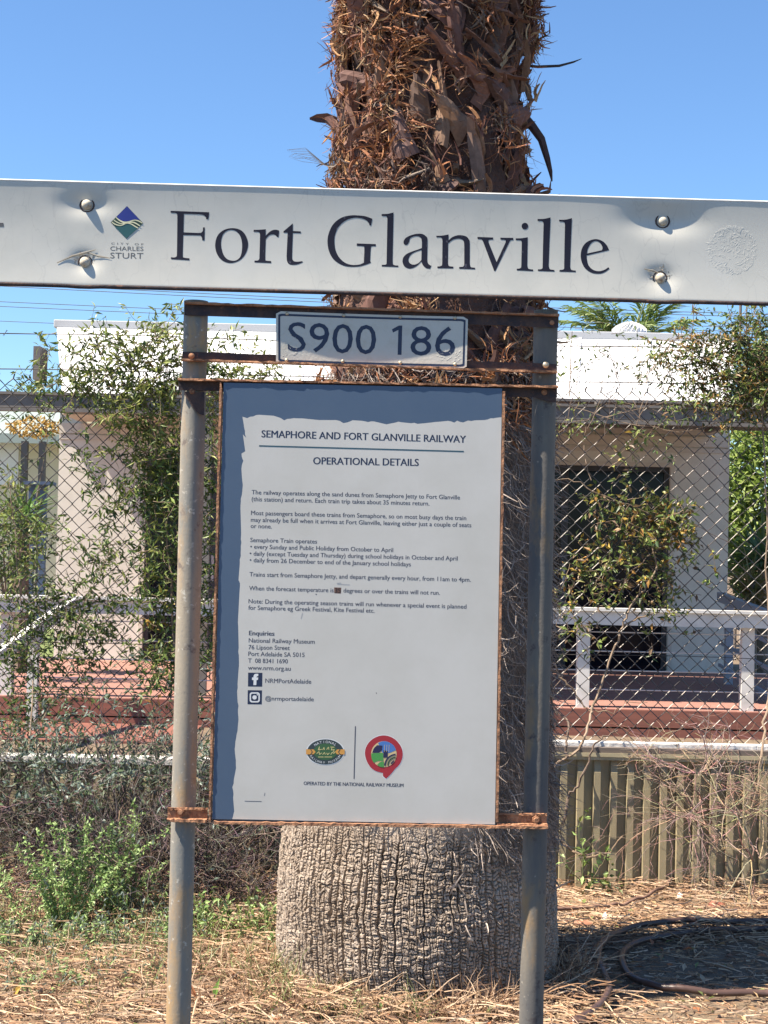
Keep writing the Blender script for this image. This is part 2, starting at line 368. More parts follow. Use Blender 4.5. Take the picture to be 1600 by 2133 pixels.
c1 = lambda p: (340 + .1875 * p[0], 420 + .1875 * p[1], *p[2:])
c2 = lambda p: (670 + .1875 * p[0], 430 + .1875 * p[1], *p[2:])
c3 = lambda p: (970 + .2 * p[0], 440 + .2 * p[1], *p[2:])
G = []
G.append((c1, [(80, 97, 1), (510, 113, 1), (500, 190, 1), (475, 190, 1), (472, 168), (440, 143), (380, 135), (228, 130, 1), (222, 335, 1), (395, 341), (425, 333), (438, 315), (440, 280, 1), (460, 280, 1), (456, 425, 1), (432, 425, 1), (428, 395), (415, 375), (390, 369), (220, 365, 1), (215, 590), (225, 615), (255, 622), (290, 625, 1), (288, 648, 1), (85, 635, 1), (83, 613, 1), (120, 615), (145, 605), (150, 580, 1), (155, 155, 1), (150, 130), (130, 120), (80, 118, 1)], []))
G.append((c1, [(575, 480), (600, 375), (670, 310), (765, 288), (855, 308), (915, 370), (942, 470), (915, 570), (850, 645), (755, 678), (665, 655), (600, 585)], [[(640, 465), (655, 375), (695, 325), (750, 308), (810, 325), (855, 380), (875, 470), (865, 580), (830, 635), (775, 652), (705, 630), (660, 565)]]))
G.append((c1, [(1003, 308, 1), (1070, 306), (1138, 300, 1), (1138, 372, 1), (1180, 330), (1225, 308), (1265, 308), (1288, 318, 1), (1280, 388, 1), (1262, 385, 1), (1245, 365), (1215, 358), (1175, 370), (1138, 410, 1), (1133, 625), (1145, 650), (1198, 655, 1), (1198, 678, 1), (1012, 670, 1), (1014, 650, 1), (1050, 648), (1066, 632), (1068, 600, 1), (1075, 365, 1), (1068, 338), (1045, 330), (1003, 328, 1)], []))
G.append((c1, [(1335, 325, 1), (1440, 235, 1), (1440, 320, 1), (1530, 325, 1), (1528, 345, 1), (1440, 342, 1), (1432, 590), (1440, 645), (1475, 662), (1545, 657, 1), (1552, 668, 1), (1500, 690), (1450, 698), (1400, 690), (1375, 655), (1370, 600, 1), (1382, 340, 1), (1335, 338, 1)], []))
G.append((c2, [(565, 132, 1), (550, 205, 1), (532, 205, 1), (525, 180), (490, 145), (430, 125), (360, 122), (270, 150), (190, 220), (150, 310), (143, 390), (155, 480), (195, 560), (260, 620), (340, 645), (420, 640), (470, 620, 1), (475, 460), (460, 436), (390, 432, 1), (392, 405, 1), (603, 412, 1), (602, 436, 1), (565, 437), (548, 455), (540, 600, 1), (550, 620, 1), (500, 640), (430, 660), (340, 667), (240, 652), (140, 590), (85, 500), (65, 390), (80, 290), (130, 190), (220, 120), (320, 95), (410, 95), (490, 105)], []))
G.append((c2, [(668, 80, 1), (735, 77), (800, 62, 1), (790, 600, 1), (795, 638), (820, 650), (853, 652, 1), (852, 670, 1), (668, 662, 1), (670, 643, 1), (700, 643), (720, 635), (723, 600, 1), (732, 135, 1), (725, 110), (705, 102), (668, 102, 1)], []))
G.append((c2, [(1222, 655, 1), (1205, 690, 1), (1160, 680), (1125, 645), (1110, 607, 1), (1060, 655), (1010, 682), (965, 685), (920, 660), (900, 610), (910, 560), (950, 520), (1020, 490), (1080, 470), (1115, 455, 1), (1115, 385), (1105, 345), (1070, 325), (1020, 330), (985, 350), (972, 390), (950, 420), (920, 415), (912, 385), (935, 345), (990, 315), (1060, 298), (1120, 300), (1160, 325), (1178, 365), (1175, 580, 1), (1180, 620), (1200, 645)], [[(1112, 478, 1), (1110, 590, 1), (1080, 622), (1040, 640), (1000, 638), (970, 610), (970, 570), (1000, 525), (1055, 495)]]))
G.append((c2, [(1277, 320, 1), (1345, 317), (1412, 305, 1), (1412, 372, 1), (1450, 337), (1510, 315), (1565, 315), (1610, 328), (1635, 355), (1648, 400), (1648, 630, 1), (1660, 668), (1707, 677, 1), (1707, 695, 1), (1530, 688, 1), (1530, 668, 1), (1570, 665), (1585, 650), (1587, 620, 1), (1587, 430), (1580, 380), (1555, 358), (1515, 352), (1460, 365), (1408, 405, 1), (1405, 630, 1), (1415, 655), (1440, 662), (1465, 664, 1), (1463, 685, 1), (1288, 682, 1), (1288, 662, 1), (1320, 660), (1338, 648), (1342, 610, 1), (1345, 380, 1), (1338, 348), (1320, 338), (1277, 338, 1)], []))
G.append((c3, [(125, 262, 1), (290, 268, 1), (288, 290, 1), (262, 290), (243, 296), (240, 315, 1), (325, 525, 1), (420, 318, 1), (418, 297), (395, 292), (365, 290, 1), (365, 270, 1), (500, 272, 1), (498, 295, 1), (475, 297), (460, 312, 1), (312, 620, 1), (300, 620, 1), (185, 312, 1), (170, 290), (150, 285), (127, 283, 1)], []))
G.append((c3, [(525, 277, 1), (588, 275), (650, 265, 1), (645, 560, 1), (655, 592), (680, 600), (705, 602, 1), (705, 620, 1), (535, 612, 1), (535, 595, 1), (565, 592), (580, 580), (583, 550, 1), (588, 325, 1), (582, 302), (565, 297), (525, 297, 1)], []))
G.append((c3, [(620 + 34 * math.cos(a * math.pi / 6), 150 + 34 * math.sin(a * math.pi / 6)) for a in range(12)], []))
G.append((c3, [(752, 77, 1), (820, 75), (887, 60, 1), (868, 565, 1), (880, 598), (905, 605), (928, 608, 1), (928, 625, 1), (755, 618, 1), (757, 600, 1), (785, 600), (803, 588), (805, 555, 1), (815, 130, 1), (808, 105), (790, 98), (752, 97, 1)], []))
G.append((c3, [(977, 85, 1), (1045, 83), (1110, 68, 1), (1092, 575, 1), (1102, 603), (1125, 612), (1150, 613, 1), (1150, 630, 1), (980, 625, 1), (982, 607, 1), (1010, 605), (1028, 595), (1030, 560, 1), (1038, 140, 1), (1032, 114), (1015, 105), (977, 103, 1)], []))
G.append((c3, [(1500, 400, 1), (1265, 455, 1), (1268, 500), (1285, 560), (1330, 605), (1390, 620), (1450, 605), (1492, 578, 1), (1502, 595, 1), (1450, 632), (1390, 648), (1310, 635), (1240, 580), (1205, 490), (1210, 400), (1245, 335), (1300, 298), (1365, 285), (1430, 305), (1475, 350)], [[(1268, 435, 1), (1425, 400, 1), (1430, 370), (1405, 325), (1360, 305), (1315, 325), (1280, 380)]]))
def sgn_loop(pts, cf=lambda p: p, d=DB, k=6): return [S(x, y, d) for x, y in spline([cf(p) for p in pts], k=k)]
loops = []
for cf, out, holes in G:
    loops.append(sgn_loop(out, cf))
    for h in holes: loops.append(sgn_loop(h, cf))
drape(fill(loops), 'name_lettering', mt['ink'], board, step=.008)

# council emblem: a diamond with a wave of bands and its lettering
ce = lambda p: (210 + .06875 * p[0], 420 + .06875 * p[1], *p[2:])
drape(fill([sgn_loop([(785, 120, 1), (1275, 635, 1), (765, 1110, 1), (290, 610, 1)], ce)]), 'emblem', mt['e_dkgreen'], board, .0004)
drape(fill([sgn_loop([(785, 128, 1), (1180, 545, 1), (1040, 525), (930, 545), (840, 575), (740, 585), (620, 560), (540, 515), (470, 440, 1)], ce)]), 'emblem', mt['e_blue'], board, .0008)
drape(fill([sgn_loop([(400, 735, 1), (520, 745), (620, 735), (720, 680), (790, 655), (880, 670), (1000, 730), (1110, 800, 1), (765, 1100, 1)], ce)]), 'emblem', mt['e_teal'], board, .0008)
for bnd in ([(455, 455, 1), (560, 530), (680, 585), (760, 592), (850, 578), (950, 545), (1050, 535), (1150, 560), (1262, 635, 1), (1240, 645, 1), (1140, 590), (1040, 560), (950, 570), (860, 610), (760, 640), (660, 630), (540, 560), (445, 470, 1)],
            [(385, 530, 1), (480, 590), (600, 640), (700, 635), (800, 610), (900, 590), (1000, 600), (1100, 650), (1190, 715, 1), (1165, 730, 1), (1060, 665), (960, 625), (880, 630), (780, 655), (680, 670), (560, 655), (460, 610), (375, 545, 1)],
            [(330, 590, 1), (420, 650), (540, 690), (640, 685), (740, 640), (820, 630), (920, 650), (1020, 710), (1130, 775, 1), (1105, 795, 1), (1000, 735), (900, 675), (800, 650), (740, 665), (640, 710), (530, 715), (410, 680), (322, 612, 1)]):
    drape(fill([sgn_loop(bnd, ce)]), 'emblem', mt['e_cream'], board, .0012)
def put_text(s, x0, y0, x1, y1, cap, mat, parent, d=None, bold=0.0, off=.0003, drapeit=False, name='lettering', mb=None, spacing=1.0):
    """one line of print from pixel (x0,y0) to (x1,y1) on its baseline, cap height in pixels"""
    v, f, wd = text2d(s, bold, spacing); dd = DB if d is None else d
    a = Vector(S(x0, y0, dd)); b = Vector(S(x1, y1, dd)); ex = (b - a) / wd; ey = Vector((-ex.y, ex.x)).normalized() * (cap * PXM / .7)
    pts = [a + ex * p + ey * q for p, q in v]
    if drapeit:
        me = bpy.data.meshes.new(name); me.from_pydata([(p.x, p.y, 0) for p in pts], [], f)
        return drape(me, name, mat, parent, off)
    for i, q in enumerate((0, -bold, bold) if bold else (0,)): mb.add([((p + ex * q).x, dd - off - i * .00002, (p + ex * q).y) for p in pts], f)
put_text('CITY OF', 231, 508, 298, 510, 4.2, mt['grey_ink'], board, bold=.01, drapeit=True, name='emblem_lettering', spacing=1.7)
put_text('CHARLES', 229, 521, 298, 521.5, 9, mt['grey_ink'], board, bold=.02, drapeit=True, name='emblem_lettering')
put_text('STURT', 229, 537, 298, 538, 12, mt['grey_ink'], board, bold=.035, drapeit=True, name='emblem_lettering')
drape(fill([sgn_loop([(-20, 463, 1), (6, 463, 1), (7, 471, 1), (-20, 471, 1)])]), 'faded_mark', mt['grey_ink'], board)

# round patch where a sticker tore off, flakes round the bolts
patch = MB(); pc = S(1527, 520, DB)
for k in range(420):
    r = .058 * math.sqrt(random.random()); a = random.random() * 6.28
    if k > 200: r = .058 * (1 + random.gauss(0, .03))
    u, w = pc[0] + r * math.cos(a), pc[1] + r * math.sin(a); h = random.uniform(.0001, .0004); q = random.uniform(.0015, .005)
    an = random.random() * 6.28; y = DB + float(sag(u, w))
    t = Vector((math.cos(an), 0, math.sin(an))); n_ = Vector((-math.sin(an), 0, math.cos(an)))
    c0 = Vector((u, y, w)); l = q * random.uniform(1, 3)
    patch.add([c0 - t * l, c0 + n_ * q * .6 + Vector((0, -.0001, 0)), c0 + t * l, c0 - n_ * q * .6 + Vector((0, -.0001, 0)), c0 + Vector((0, -h, 0))], [(0, 1, 4), (1, 2, 4), (2, 3, 4), (3, 0, 4)])
patch.build('sticker_residue', mt['vinyl'], board)
for (bi, n_, polys) in ((1, 26, [[(118, 547), (150, 532), (178, 524), (199, 519)], [(180, 524), (205, 533), (230, 537)]]), (3, 40, [[(1343, 559), (1362, 562), (1376, 567)]])):
    fl = MB()
    bu, bw = BU[bi][:2]
    for k in range(n_):
        a = random.random() * 6.28; r = random.uniform(.013, .026); u, w = bu + r * math.cos(a) * 1.1, bw + r * math.sin(a) * .8 + .006
        y = DB + float(sag(u, w)); q = random.uniform(.0012, .006) * random.uniform(.5, 1.3); an = random.gauss(a, 1.2)
        t = Vector((math.cos(an), 0, math.sin(an))); n2 = Vector((-math.sin(an), 0, math.cos(an))); c0 = Vector((u, y - .0003, w))
        fl.add([c0 - n2 * q * .5, c0 + n2 * q * .5, c0 + n2 * q * .3 + t * q * 1.6 + Vector((0, -q * .25, 0)), c0 - n2 * q * .3 + t * q * 1.5 + Vector((0, -q * .12, 0))], [(0, 1, 2, 3)])
    for poly in polys:
        pts = []
        for x, y in poly:
            u, w = S(x, y, DB); pts.append(Vector((u, DB + float(sag(u, w)) - .0012, w)))
        fl.strip(pts, [.002] + [.0055] * (len(pts) - 2) + [.0015], Vector((0, -.3, 1)), None)
    fl.build('peeling_vinyl', mt['flake'], board)

def dome(mb, c, r, h, n=16, m=5, base=.0):
    """a domed bolt head that faces the camera (-y), on a short shank"""
    vs_ = [(c[0] + r * math.cos(2 * math.pi * k / n), c[1] + base, c[2] + r * math.sin(2 * math.pi * k / n)) for k in range(n)]
    for i in range(m):
        a = (i / m) * math.pi / 2
        vs_ += [(c[0] + r * math.cos(a) * math.cos(2 * math.pi * k / n), c[1] - h * math.sin(a), c[2] + r * math.cos(a) * math.sin(2 * math.pi * k / n)) for k in range(n)]
    vs_.append((c[0], c[1] - h, c[2])); t = len(vs_) - 1; fs = []
    for i in range(m):
        for k in range(n): fs.append((i * n + k, i * n + (k + 1) % n, (i + 1) * n + (k + 1) % n, (i + 1) * n + k))
    fs += [(m * n + k, m * n + (k + 1) % n, t) for k in range(n)]
    mb.add(vs_, [tuple(reversed(f)) for f in fs])
for i, (bu, bw, *_r) in enumerate(BU):
    b = MB(); y = DB + float(sag(bu, bw)); dome(b, (bu, y - (.006 if i != 2 else .003), bw), .0125, .012 if i != 2 else .009, base=.02); b.build('bolt', mt['bolt'], board, True)
    w_ = MB(); w_.tube([(bu + .017 * math.cos(a * .3927), y - .0008, bw + .017 * math.sin(a * .3927)) for a in range(17)], .0022, 6, cap=False); w_.build('washer', mt['shaded_rust'], board, True)

# angle-iron rails
def rough_bar(mb, a, b, y0, y1, w0, w1, jit=.0012, n=60):
    """a bar from (u,w) a to b; y0..y1 deep, w0..w1 up; its edges eaten by rust"""
    V = []; 
    for i in range(n + 1):
        t = i / n; u = a[0] + (b[0] - a[0]) * t; w = a[1] + (b[1] - a[1]) * t
        j = [jit * random.gauss(0, .6) for _ in range(4)]
        V += [(u, y0 + j[0] * .8, w + w0 + j[1]), (u, y1, w + w0), (u, y1, w + w1), (u, y0 + j[2] * .8, w + w1 + j[3])]
    F = []
    for i in range(n):
        p = i * 4; q = p + 4
        for k in range(4): F.append((p + k, p + (k + 1) % 4, q + (k + 1) % 4, q + k))
    F += [(3, 2, 1, 0), (4 * n, 4 * n + 1, 4 * n + 2, 4 * n + 3)]
    mb.add(V, F)
def rail(xl, yl, xr, yr, web, up, y_front=-.058):
    """angle: flange forward; web hangs down (up=False) or stands up; pixels of the flange line at both ends"""
    a, b = S(xl, yl, -.045), S(xr, yr, -.045)
    r = MB(); rough_bar(r, a, b, -.0365, -.0302, (0 if up else -web), (web if up else 0))
    o = r.build('cross_rail', mt['shaded_rust'], sign)
    r = MB(); rough_bar(r, a, b, y_front, -.0368, -.0045, .0005, .0012); r.build('rail_flange', mt['rust'], o)
    return o
r1 = rail(384, 629, 1165, 655, .031, False, -.050)
r2 = rail(379, 748, 1160, 774, .020, True, -.056)
r3 = rail(371, 789, 1162, 805, .027, False, -.0590)
for rr, pts in ((r1, [(1150, 672, .006)]), (r2, [(399, 741, .008), (1137, 760, .0085)]), (r3, [(400, 815, .007), (1134, 817, .0075)])):
    for x, y, r_ in pts:
        b = MB(); u, w = S(x, y, -.037); dome(b, (u, -.0370, w), r_, r_ * .6, base=.003); b.build('bolt', mt['screw'] if (x, y) == (1137, 760) else mt['rust'], rr, True)
# ragged plates behind the panel's top corners; the left one is a modelled shadow
for xs in ((384, 425, 816, 865), (1113, 1158, 826, 838)):
    b = MB(); u0, w0 = S(xs[0], xs[2], -.033); u1, w1 = S(xs[1], xs[3], -.033)
    n = 10; V = []
    for i in range(n + 1):
        t = i / n; u = u0 + (u1 - u0) * t; lo = w1 + (w0 - w1) * (1 - math.sin(math.pi * (.5 + .5 * (1 - t)))) * .9
        V += [(u, -.0362, w0), (u, -.0362, lo), (u, -.031, lo), (u, -.031, w0)]
    F = [(i * 4 + k, i * 4 + (k + 1) % 4, i * 4 + 4 + (k + 1) % 4, i * 4 + 4 + k) for i in range(n) for k in range(4)] + [(3, 2, 1, 0), (4 * n, 4 * n + 1, 4 * n + 2, 4 * n + 3)]
    b.add(V, F); b.build('bracket_shadow_plate', mt['shaded_rust'], sign)

# number plate S900 186
DP = -.0455
def rrect(u0, w0, u1, w1, r, n=5):
    out = []
    for cx, cy, a0 in ((u1 - r, w1 - r, 0), (u0 + r, w1 - r, 90), (u0 + r, w0 + r, 180), (u1 - r, w0 + r, 270)):
        for k in range(n + 1):
            a = math.radians(a0 + 90 * k / n); out.append((cx + r * math.cos(a), cy + r * math.sin(a)))
    return out
QA, QB, QC, QD = [S(*q, DP) for q in ((575, 648), (975, 660), (972, 769), (575, 758))]
def bil(s, t): return ((1 - t) * ((1 - s) * QD[0] + s * QC[0]) + t * ((1 - s) * QA[0] + s * QB[0]), (1 - t) * ((1 - s) * QD[1] + s * QC[1]) + t * ((1 - s) * QA[1] + s * QB[1]))
def psag(s): return .0085 * math.sin(math.pi * min(max(s, 0), 1)) ** 1.0 * (1.15 - .3 * s) - .001
pl = MB(); n = 40
V = []
loop = rrect(0, 0, 1, 1, .03, 4); loop = [(x, (y - .5) * 1.0 + .5) for x, y in loop]
for i in range(n + 1):
    s = i / n; e = 0.0 if 0 < i < n else .05
    for t in (e, 1 - e): u, w = bil(s, t); V.append((u, DP + psag(s), w))
for i in range(n + 1):
    s = i / n; e = 0.0 if 0 < i < n else .05
    for t in (e, 1 - e): u, w = bil(s, t); V.append((u, DP + psag(s) + .002, w))
o2 = 2 * (n + 1); F = []
for i in range(n):
    F += [(2 * i, 2 * i + 2, 2 * i + 3, 2 * i + 1), (o2 + 2 * i + 1, o2 + 2 * i + 3, o2 + 2 * i + 2, o2 + 2 * i), (2 * i + 1, 2 * i + 3, o2 + 2 * i + 3, o2 + 2 * i + 1), (2 * i + 2, 2 * i, o2 + 2 * i, o2 + 2 * i + 2)]
F += [(0, 1, o2 + 1, o2), (2 * n + 1, 2 * n, o2 + 2 * n, o2 + 2 * n + 1)]
pl.add(V, F); plate = pl.build('number_plate', mt['plate'], sign)
u_of = lambda u: (u - QD[0]) / (QC[0] - QD[0])
dpl = lambda u, w: DP + psag(u_of(u))
bo = [bil(*q) for q in rrect(.012, .045, .988, .955, .03)]; bi = [bil(*q) for q in rrect(.022, .085, .978, .915, .022)]
drape(fill([bo, bi]), 'plate_border', mt['ink2'], plate, .0003, .02, dpl)
for s_, a in (('S900', (599, 731, 783, 737)), ('86', (855, 739, 948, 741))):
    v, f, wd = text2d(s_); A = Vector(S(a[0], a[1], DP)); B = Vector(S(a[2], a[3], DP)); ex = (B - A) / wd; ey = Vector((-ex.y, ex.x)).normalized() * (63 * PXM / .72)
    me = bpy.data.meshes.new('plate_lettering'); me.from_pydata([(*(A + ex * p + ey * q), 0) for p, q in v], [], f)
    drape(me, 'plate_lettering', mt['ink2'], plate, .0003, .012, dpl)
c4 = lambda p: (570 + .2625 * p[0], 640 + .2625 * p[1], *p[2:])
drape(fill([sgn_loop([(940, 172, 1), (995, 142, 1), (1022, 142, 1), (1016, 375, 1), (985, 375, 1), (991, 177, 1), (948, 198, 1)], c4, DP)]), 'plate_lettering', mt['ink2'], plate, .0003, .012, dpl)
for x, y in ((598, 653), (716, 656), (834, 659), (948, 662), (597, 750), (714, 752), (834, 755), (948, 759)):
    b = MB(); u, w = S(x, y, DP); dome(b, (u, dpl(u, w) - .0002, w), .0046, .003, 12, base=.002); b.build('screw', mt['screw'], plate, True)
# blistered paint at the plate's ends
for (s0, s1, t0, t1, n_) in ((.03, .12, .12, .62, 50), (.84, .97, .12, .34, 60)):
    pb = MB()
    for k in range(n_):
        u, w = bil(random.uniform(s0, s1), random.uniform(t0, t1)); q = random.uniform(.001, .0025); an = random.random() * 6.28
        t = Vector((math.cos(an), 0, math.sin(an))); n2 = Vector((-math.sin(an), 0, math.cos(an))); c0 = Vector((u, dpl(u, w), w)); l = q * random.uniform(1.2, 3)
        pb.add([c0 - t * l, c0 + n2 * q, c0 + t * l, c0 - n2 * q, c0 + Vector((0, -q * .18, 0))], [(0, 1, 4), (1, 2, 4), (2, 3, 4), (3, 0, 4)])
    pb.build('blistered_paint', mt['plate'], plate)

# notice panel in its rusty angle frame
DN = -.0560
NA, NB, NC, ND = [S(*q, DN) for q in ((466, 797), (1046, 809), (1031, 1718), (442, 1706))]
p_ = MB(); th = .004
p_.add([(q[0], DN, q[1]) for q in (ND, NC, NB, NA)] + [(q[0], DN + th, q[1]) for q in (ND, NC, NB, NA)], [(0, 1, 2, 3), (7, 6, 5, 4), (0, 4, 5, 1), (1, 5, 6, 2), (2, 6, 7, 3), (3, 7, 4, 0)])
panel = p_.build('notice_panel', mt['panel_blue'], sign)
# torn-edged white sheet printed over the blue
edge = [(505, 868)]
x, y = 505.0, 868.0
tops = [(505, 868), (515, 871), (540, 864), (570, 866), (592, 873), (625, 871), (665, 875), (700, 875), (723, 880), (728, 875), (780, 878), (805, 884), (830, 879), (870, 883), (900, 880), (940, 876), (965, 880), (975, 876), (1010, 875), (1040, 869)]
te = []
for (ax, ay), (bx, by) in zip(tops, tops[1:]):
    k = max(1, int((bx - ax) / 6))
    for i in range(k): te.append((ax + (bx - ax) * i / k, ay + (by - ay) * i / k + random.choice((0, 0, random.uniform(-2, 3.5)))))
te += [(1045, 869), (1031, 1717.5)]
lefts = [(484, 1706.3), (488, 1690), (484, 1640), (492, 1600), (489, 1560), (497, 1500), (494, 1440), (498, 1380), (496, 1290), (500, 1215), (497, 1208), (503, 1130), (501, 1060), (506, 1010), (502, 985), (505, 960), (503, 945), (511, 940), (506, 905), (513, 912)]
for (ax, ay), (bx, by) in zip(lefts, lefts[1:] + [(505, 868)]):
    k = max(1, int((ay - by) / 7))
    for i in range(k): te.append((ax + (bx - ax) * i / k + random.choice((0, 0, random.uniform(-1.5, 2))), ay + (by - ay) * i / k))
me = fill([[S(x, y, DN) for x, y in te]])
for v in me.vertices: v.co = (v.co.x, DN - .00015, v.co.y)
me.materials.append(mt['panel']); sh = bpy.data.objects.new('printed_sheet', me); C.objects.link(sh); sh.parent = panel
def k2(X, Y): return (430 + .40625 * X, 780 + .40625 * Y)
def k3(X, Y): return (430 + .40625 * X, 1280 + .40625 * Y)
OFF = .0003
def line(s, a, b, cap, mb, bold=0.0, f=k2): (x0, y0), (x1, y1) = f(*a), f(*b); put_text(s, x0, y0, x1, y1, cap, None, None, DN, bold, OFF, mb=mb)
hd = MB(); line('SEMAPHORE AND FORT GLANVILLE RAILWAY', (283, 322), (1330, 350), 14.8, hd, .022); hd.build('heading_lettering', mt['ink2'], panel); hd = MB(); line('OPERATIONAL DETAILS', (548, 460), (1088, 469), 14.8, hd, .022)
hd.build('heading_lettering', mt['ink2'], panel)
def flat(poly, mat, name, off=.0004, d=DN, k=6):
    me = fill([sgn_loop(q, d=d, k=k) for q in poly])
    for v in me.vertices: v.co = (v.co.x, d - off, v.co.y)
    me.materials.append(mat); o = bpy.data.objects.new(name, me); C.objects.link(o); o.parent = panel; return o
def thick_line(a, b, w):
    (x0, y0), (x1, y1) = a, b; dx, dy = x1 - x0, y1 - y0; l = math.hypot(dx, dy); nx, ny = -dy / l * w / 2, dx / l * w / 2
    return [(x0 + nx, y0 + ny, 1), (x1 + nx, y1 + ny, 1), (x1 - nx, y1 - ny, 1), (x0 - nx, y0 - ny, 1)]
flat([thick_line(k2(270, 366), k2(1320, 395), 2.8)], mt['teal'], 'ruled_line'); flat([thick_line(k3(764, 573), k3(757, 843), 2.0)], mt['text'], 'ruled_line')
tx = MB()
for s_, a, b in (('The railway operates along the sand dunes from Semaphore Jetty to Fort Glanville', (232, 614), (1300, 641)),
                 ('(this station) and return. Each train trip takes about 35 minutes return.', (232, 649), (1143, 672)),
                 ('Most passengers board these trains from Semaphore, so on most busy days the train', (229, 720), (1332, 747)),
                 ('may already be full when it arrives at Fort Glanville, leaving either just a couple of seats', (228, 755), (1358, 783)),
                 ('or none.', (227, 787), (335, 790)), ('Semaphore Train operates', (225, 859), (567, 867)),
                 ('• every Sunday and Public Holiday from October to April', (225, 893), (957, 911)),
                 ('• daily (except Tuesday and Thursday) during school holidays in October and April', (222, 928), (1288, 954)),
                 ('• daily from 26 December to end of the January school holidays', (222, 962), (1048, 984)),
                 ('Trains start from Semaphore Jetty, and depart generally every hour, from 11am to 4pm.', (221, 1035), (1355, 1063)),
                 ('When the forecast temperature is', (219, 1106), (652, 1117)), ('degrees or over the trains will not run.', (703, 1118), (1197, 1130)),
                 ('Note: During the operating season trains will run whenever a special event is planned', (216, 1173), (1333, 1201)),
                 ('for Semaphore eg Greek Festival, Kite Festival etc.', (215, 1206), (862, 1222))):
    line(s_, a, b, 9.0, tx, .012)
for s_, a, b in (('National Railway Museum', (217, 143), (555, 150)), ('76 Lipson Street', (216, 178), (427, 182)), ('Port Adelaide SA 5015', (215, 212), (503, 218)), ('T  08 8341 1690', (214, 247), (417, 251)), ('www.nrm.org.au', (213, 283), (432, 288)), ('NRMPortAdelaide', (302, 350), (537, 355)), ('@nrmportadelaide', (302, 440), (550, 445))):
    line(s_, a, b, 9.0 if s_[0] != '@' else 8.6, tx, .012, k3)
line('Enquiries', (219, 106), (348, 109), 9.4, tx, .03, k3)
line('OPERATED BY THE NATIONAL RAILWAY MUSEUM', (499, 874), (1010, 885), 7.2, tx, .03, k3)
tx.build('notice_lettering', mt['text'], panel)
flat([[(*k2(655, 1092), 1), (*k2(692, 1093), 1), (*k2(690, 1124), 1), (*k2(656, 1122), 1)]], mt['sticker'], 'number_sticker', .00025)
nb = MB(); line('35', (659, 1119), (688, 1120), 9.5, nb, .03); nb.build('sticker_lettering', mt['black'], panel)
flat([thick_line(k3(196, 957), k3(283, 958.5), 1.1)], mt['text'], 'fine_print')
for q_ in (thick_line(k3(300, 914), k3(297, 930), .9), thick_line(k3(870, 400), k3(873, 406), 1.5), thick_line(k2(560, 1126), k2(566, 1129), 2)): flat([q_], mt['text'], 'scratch')
mt['scuff'] = M('scuff', (.36, .36, .36), .6)
for q_ in (thick_line(k2(493, 1222), k2(485, 1252), 1.6), thick_line(k2(670, 1075), k2(735, 1078), 1.4), thick_line(k2(668, 1070), k2(690, 1068), 1.2)): flat([q_], mt['scuff'], 'scratch')
# two social icons
fi = flat([[(*k3(214, 298), 1), (*k3(287, 299), 1), (*k3(286, 370), 1), (*k3(213, 369), 1)]], mt['ink2'], 'social_icon', .0003)
flat([[(*k3(241, 362), 1), (*k3(242, 336), 1), (*k3(234, 336), 1), (*k3(234, 323), 1), (*k3(242, 323), 1), k3(242, 316), k3(246, 307), k3(254, 304), (*k3(266, 304), 1), (*k3(266, 316), 1), k3(259, 317), (*k3(257, 323), 1), (*k3(266, 323), 1), (*k3(264, 336), 1), (*k3(257, 336), 1), (*k3(256, 362), 1)]], mt['halo'], 'icon_letter', .0006).parent = fi
ii = flat([[(*k3(212, 388), 1), (*k3(285, 389), 1), (*k3(284, 461), 1), (*k3(211, 460), 1)]], mt['ink2'], 'social_icon', .0003)
def rr_px(x0, y0, x1, y1, r): return [(*k3(x, y), 1) for x, y in rrect(x0, y0, x1, y1, r)]
def circ(f, cx, cy, rx, ry, n=28): return [(*f(cx + rx * math.cos(6.2832 * i / n), cy + ry * math.sin(6.2832 * i / n)), 1) for i in range(n)]
flat([rr_px(222, 399, 274, 451, 12), rr_px(229, 406, 267, 444, 8)], mt['halo'], 'icon_symbol', .0006).parent = ii
flat([circ(k3, 247, 425, 11, 11)], mt['halo'], 'icon_symbol', .0006).parent = ii
flat([circ(k3, 261, 412, 3.2, 3.2)], mt['halo'], 'icon_symbol', .0006).parent = ii
# oval museum badge
kb = lambda X, Y: (600 + .1875 * X, 1480 + .1875 * Y)
ob = flat([circ(kb, 415, 460, 215, 148, 40)], mt['halo'], 'oval_badge', .0003)
def bad(poly, mat, off, parent, nm='badge_print'): o = flat(poly, mat, nm, off); o.parent = parent; return o
bad([circ(kb, 415, 460, 203, 140, 40)], mt['l_slate'], .0005, ob)
bad([circ(kb, 415, 458, 132, 92, 36)], mt['l_green'], .0007, ob)
for sx in (-1, 1):
    bad([[(*kb(415 + sx * 214, 430), 1), (*kb(415 + sx * 130, 432), 1), (*kb(415 + sx * 108, 460), 1), (*kb(415 + sx * 130, 486), 1), (*kb(415 + sx * 214, 488), 1)]], mt['l_orange'], .0009, ob)
    bad([[(*kb(415 + sx * 168, 432), 1), (*kb(415 + sx * 158, 432), 1), (*kb(415 + sx * 140, 460), 1), (*kb(415 + sx * 158, 486), 1), (*kb(415 + sx * 168, 486), 1), (*kb(415 + sx * 150, 460), 1)]], mt['l_slate'], .0011, ob)
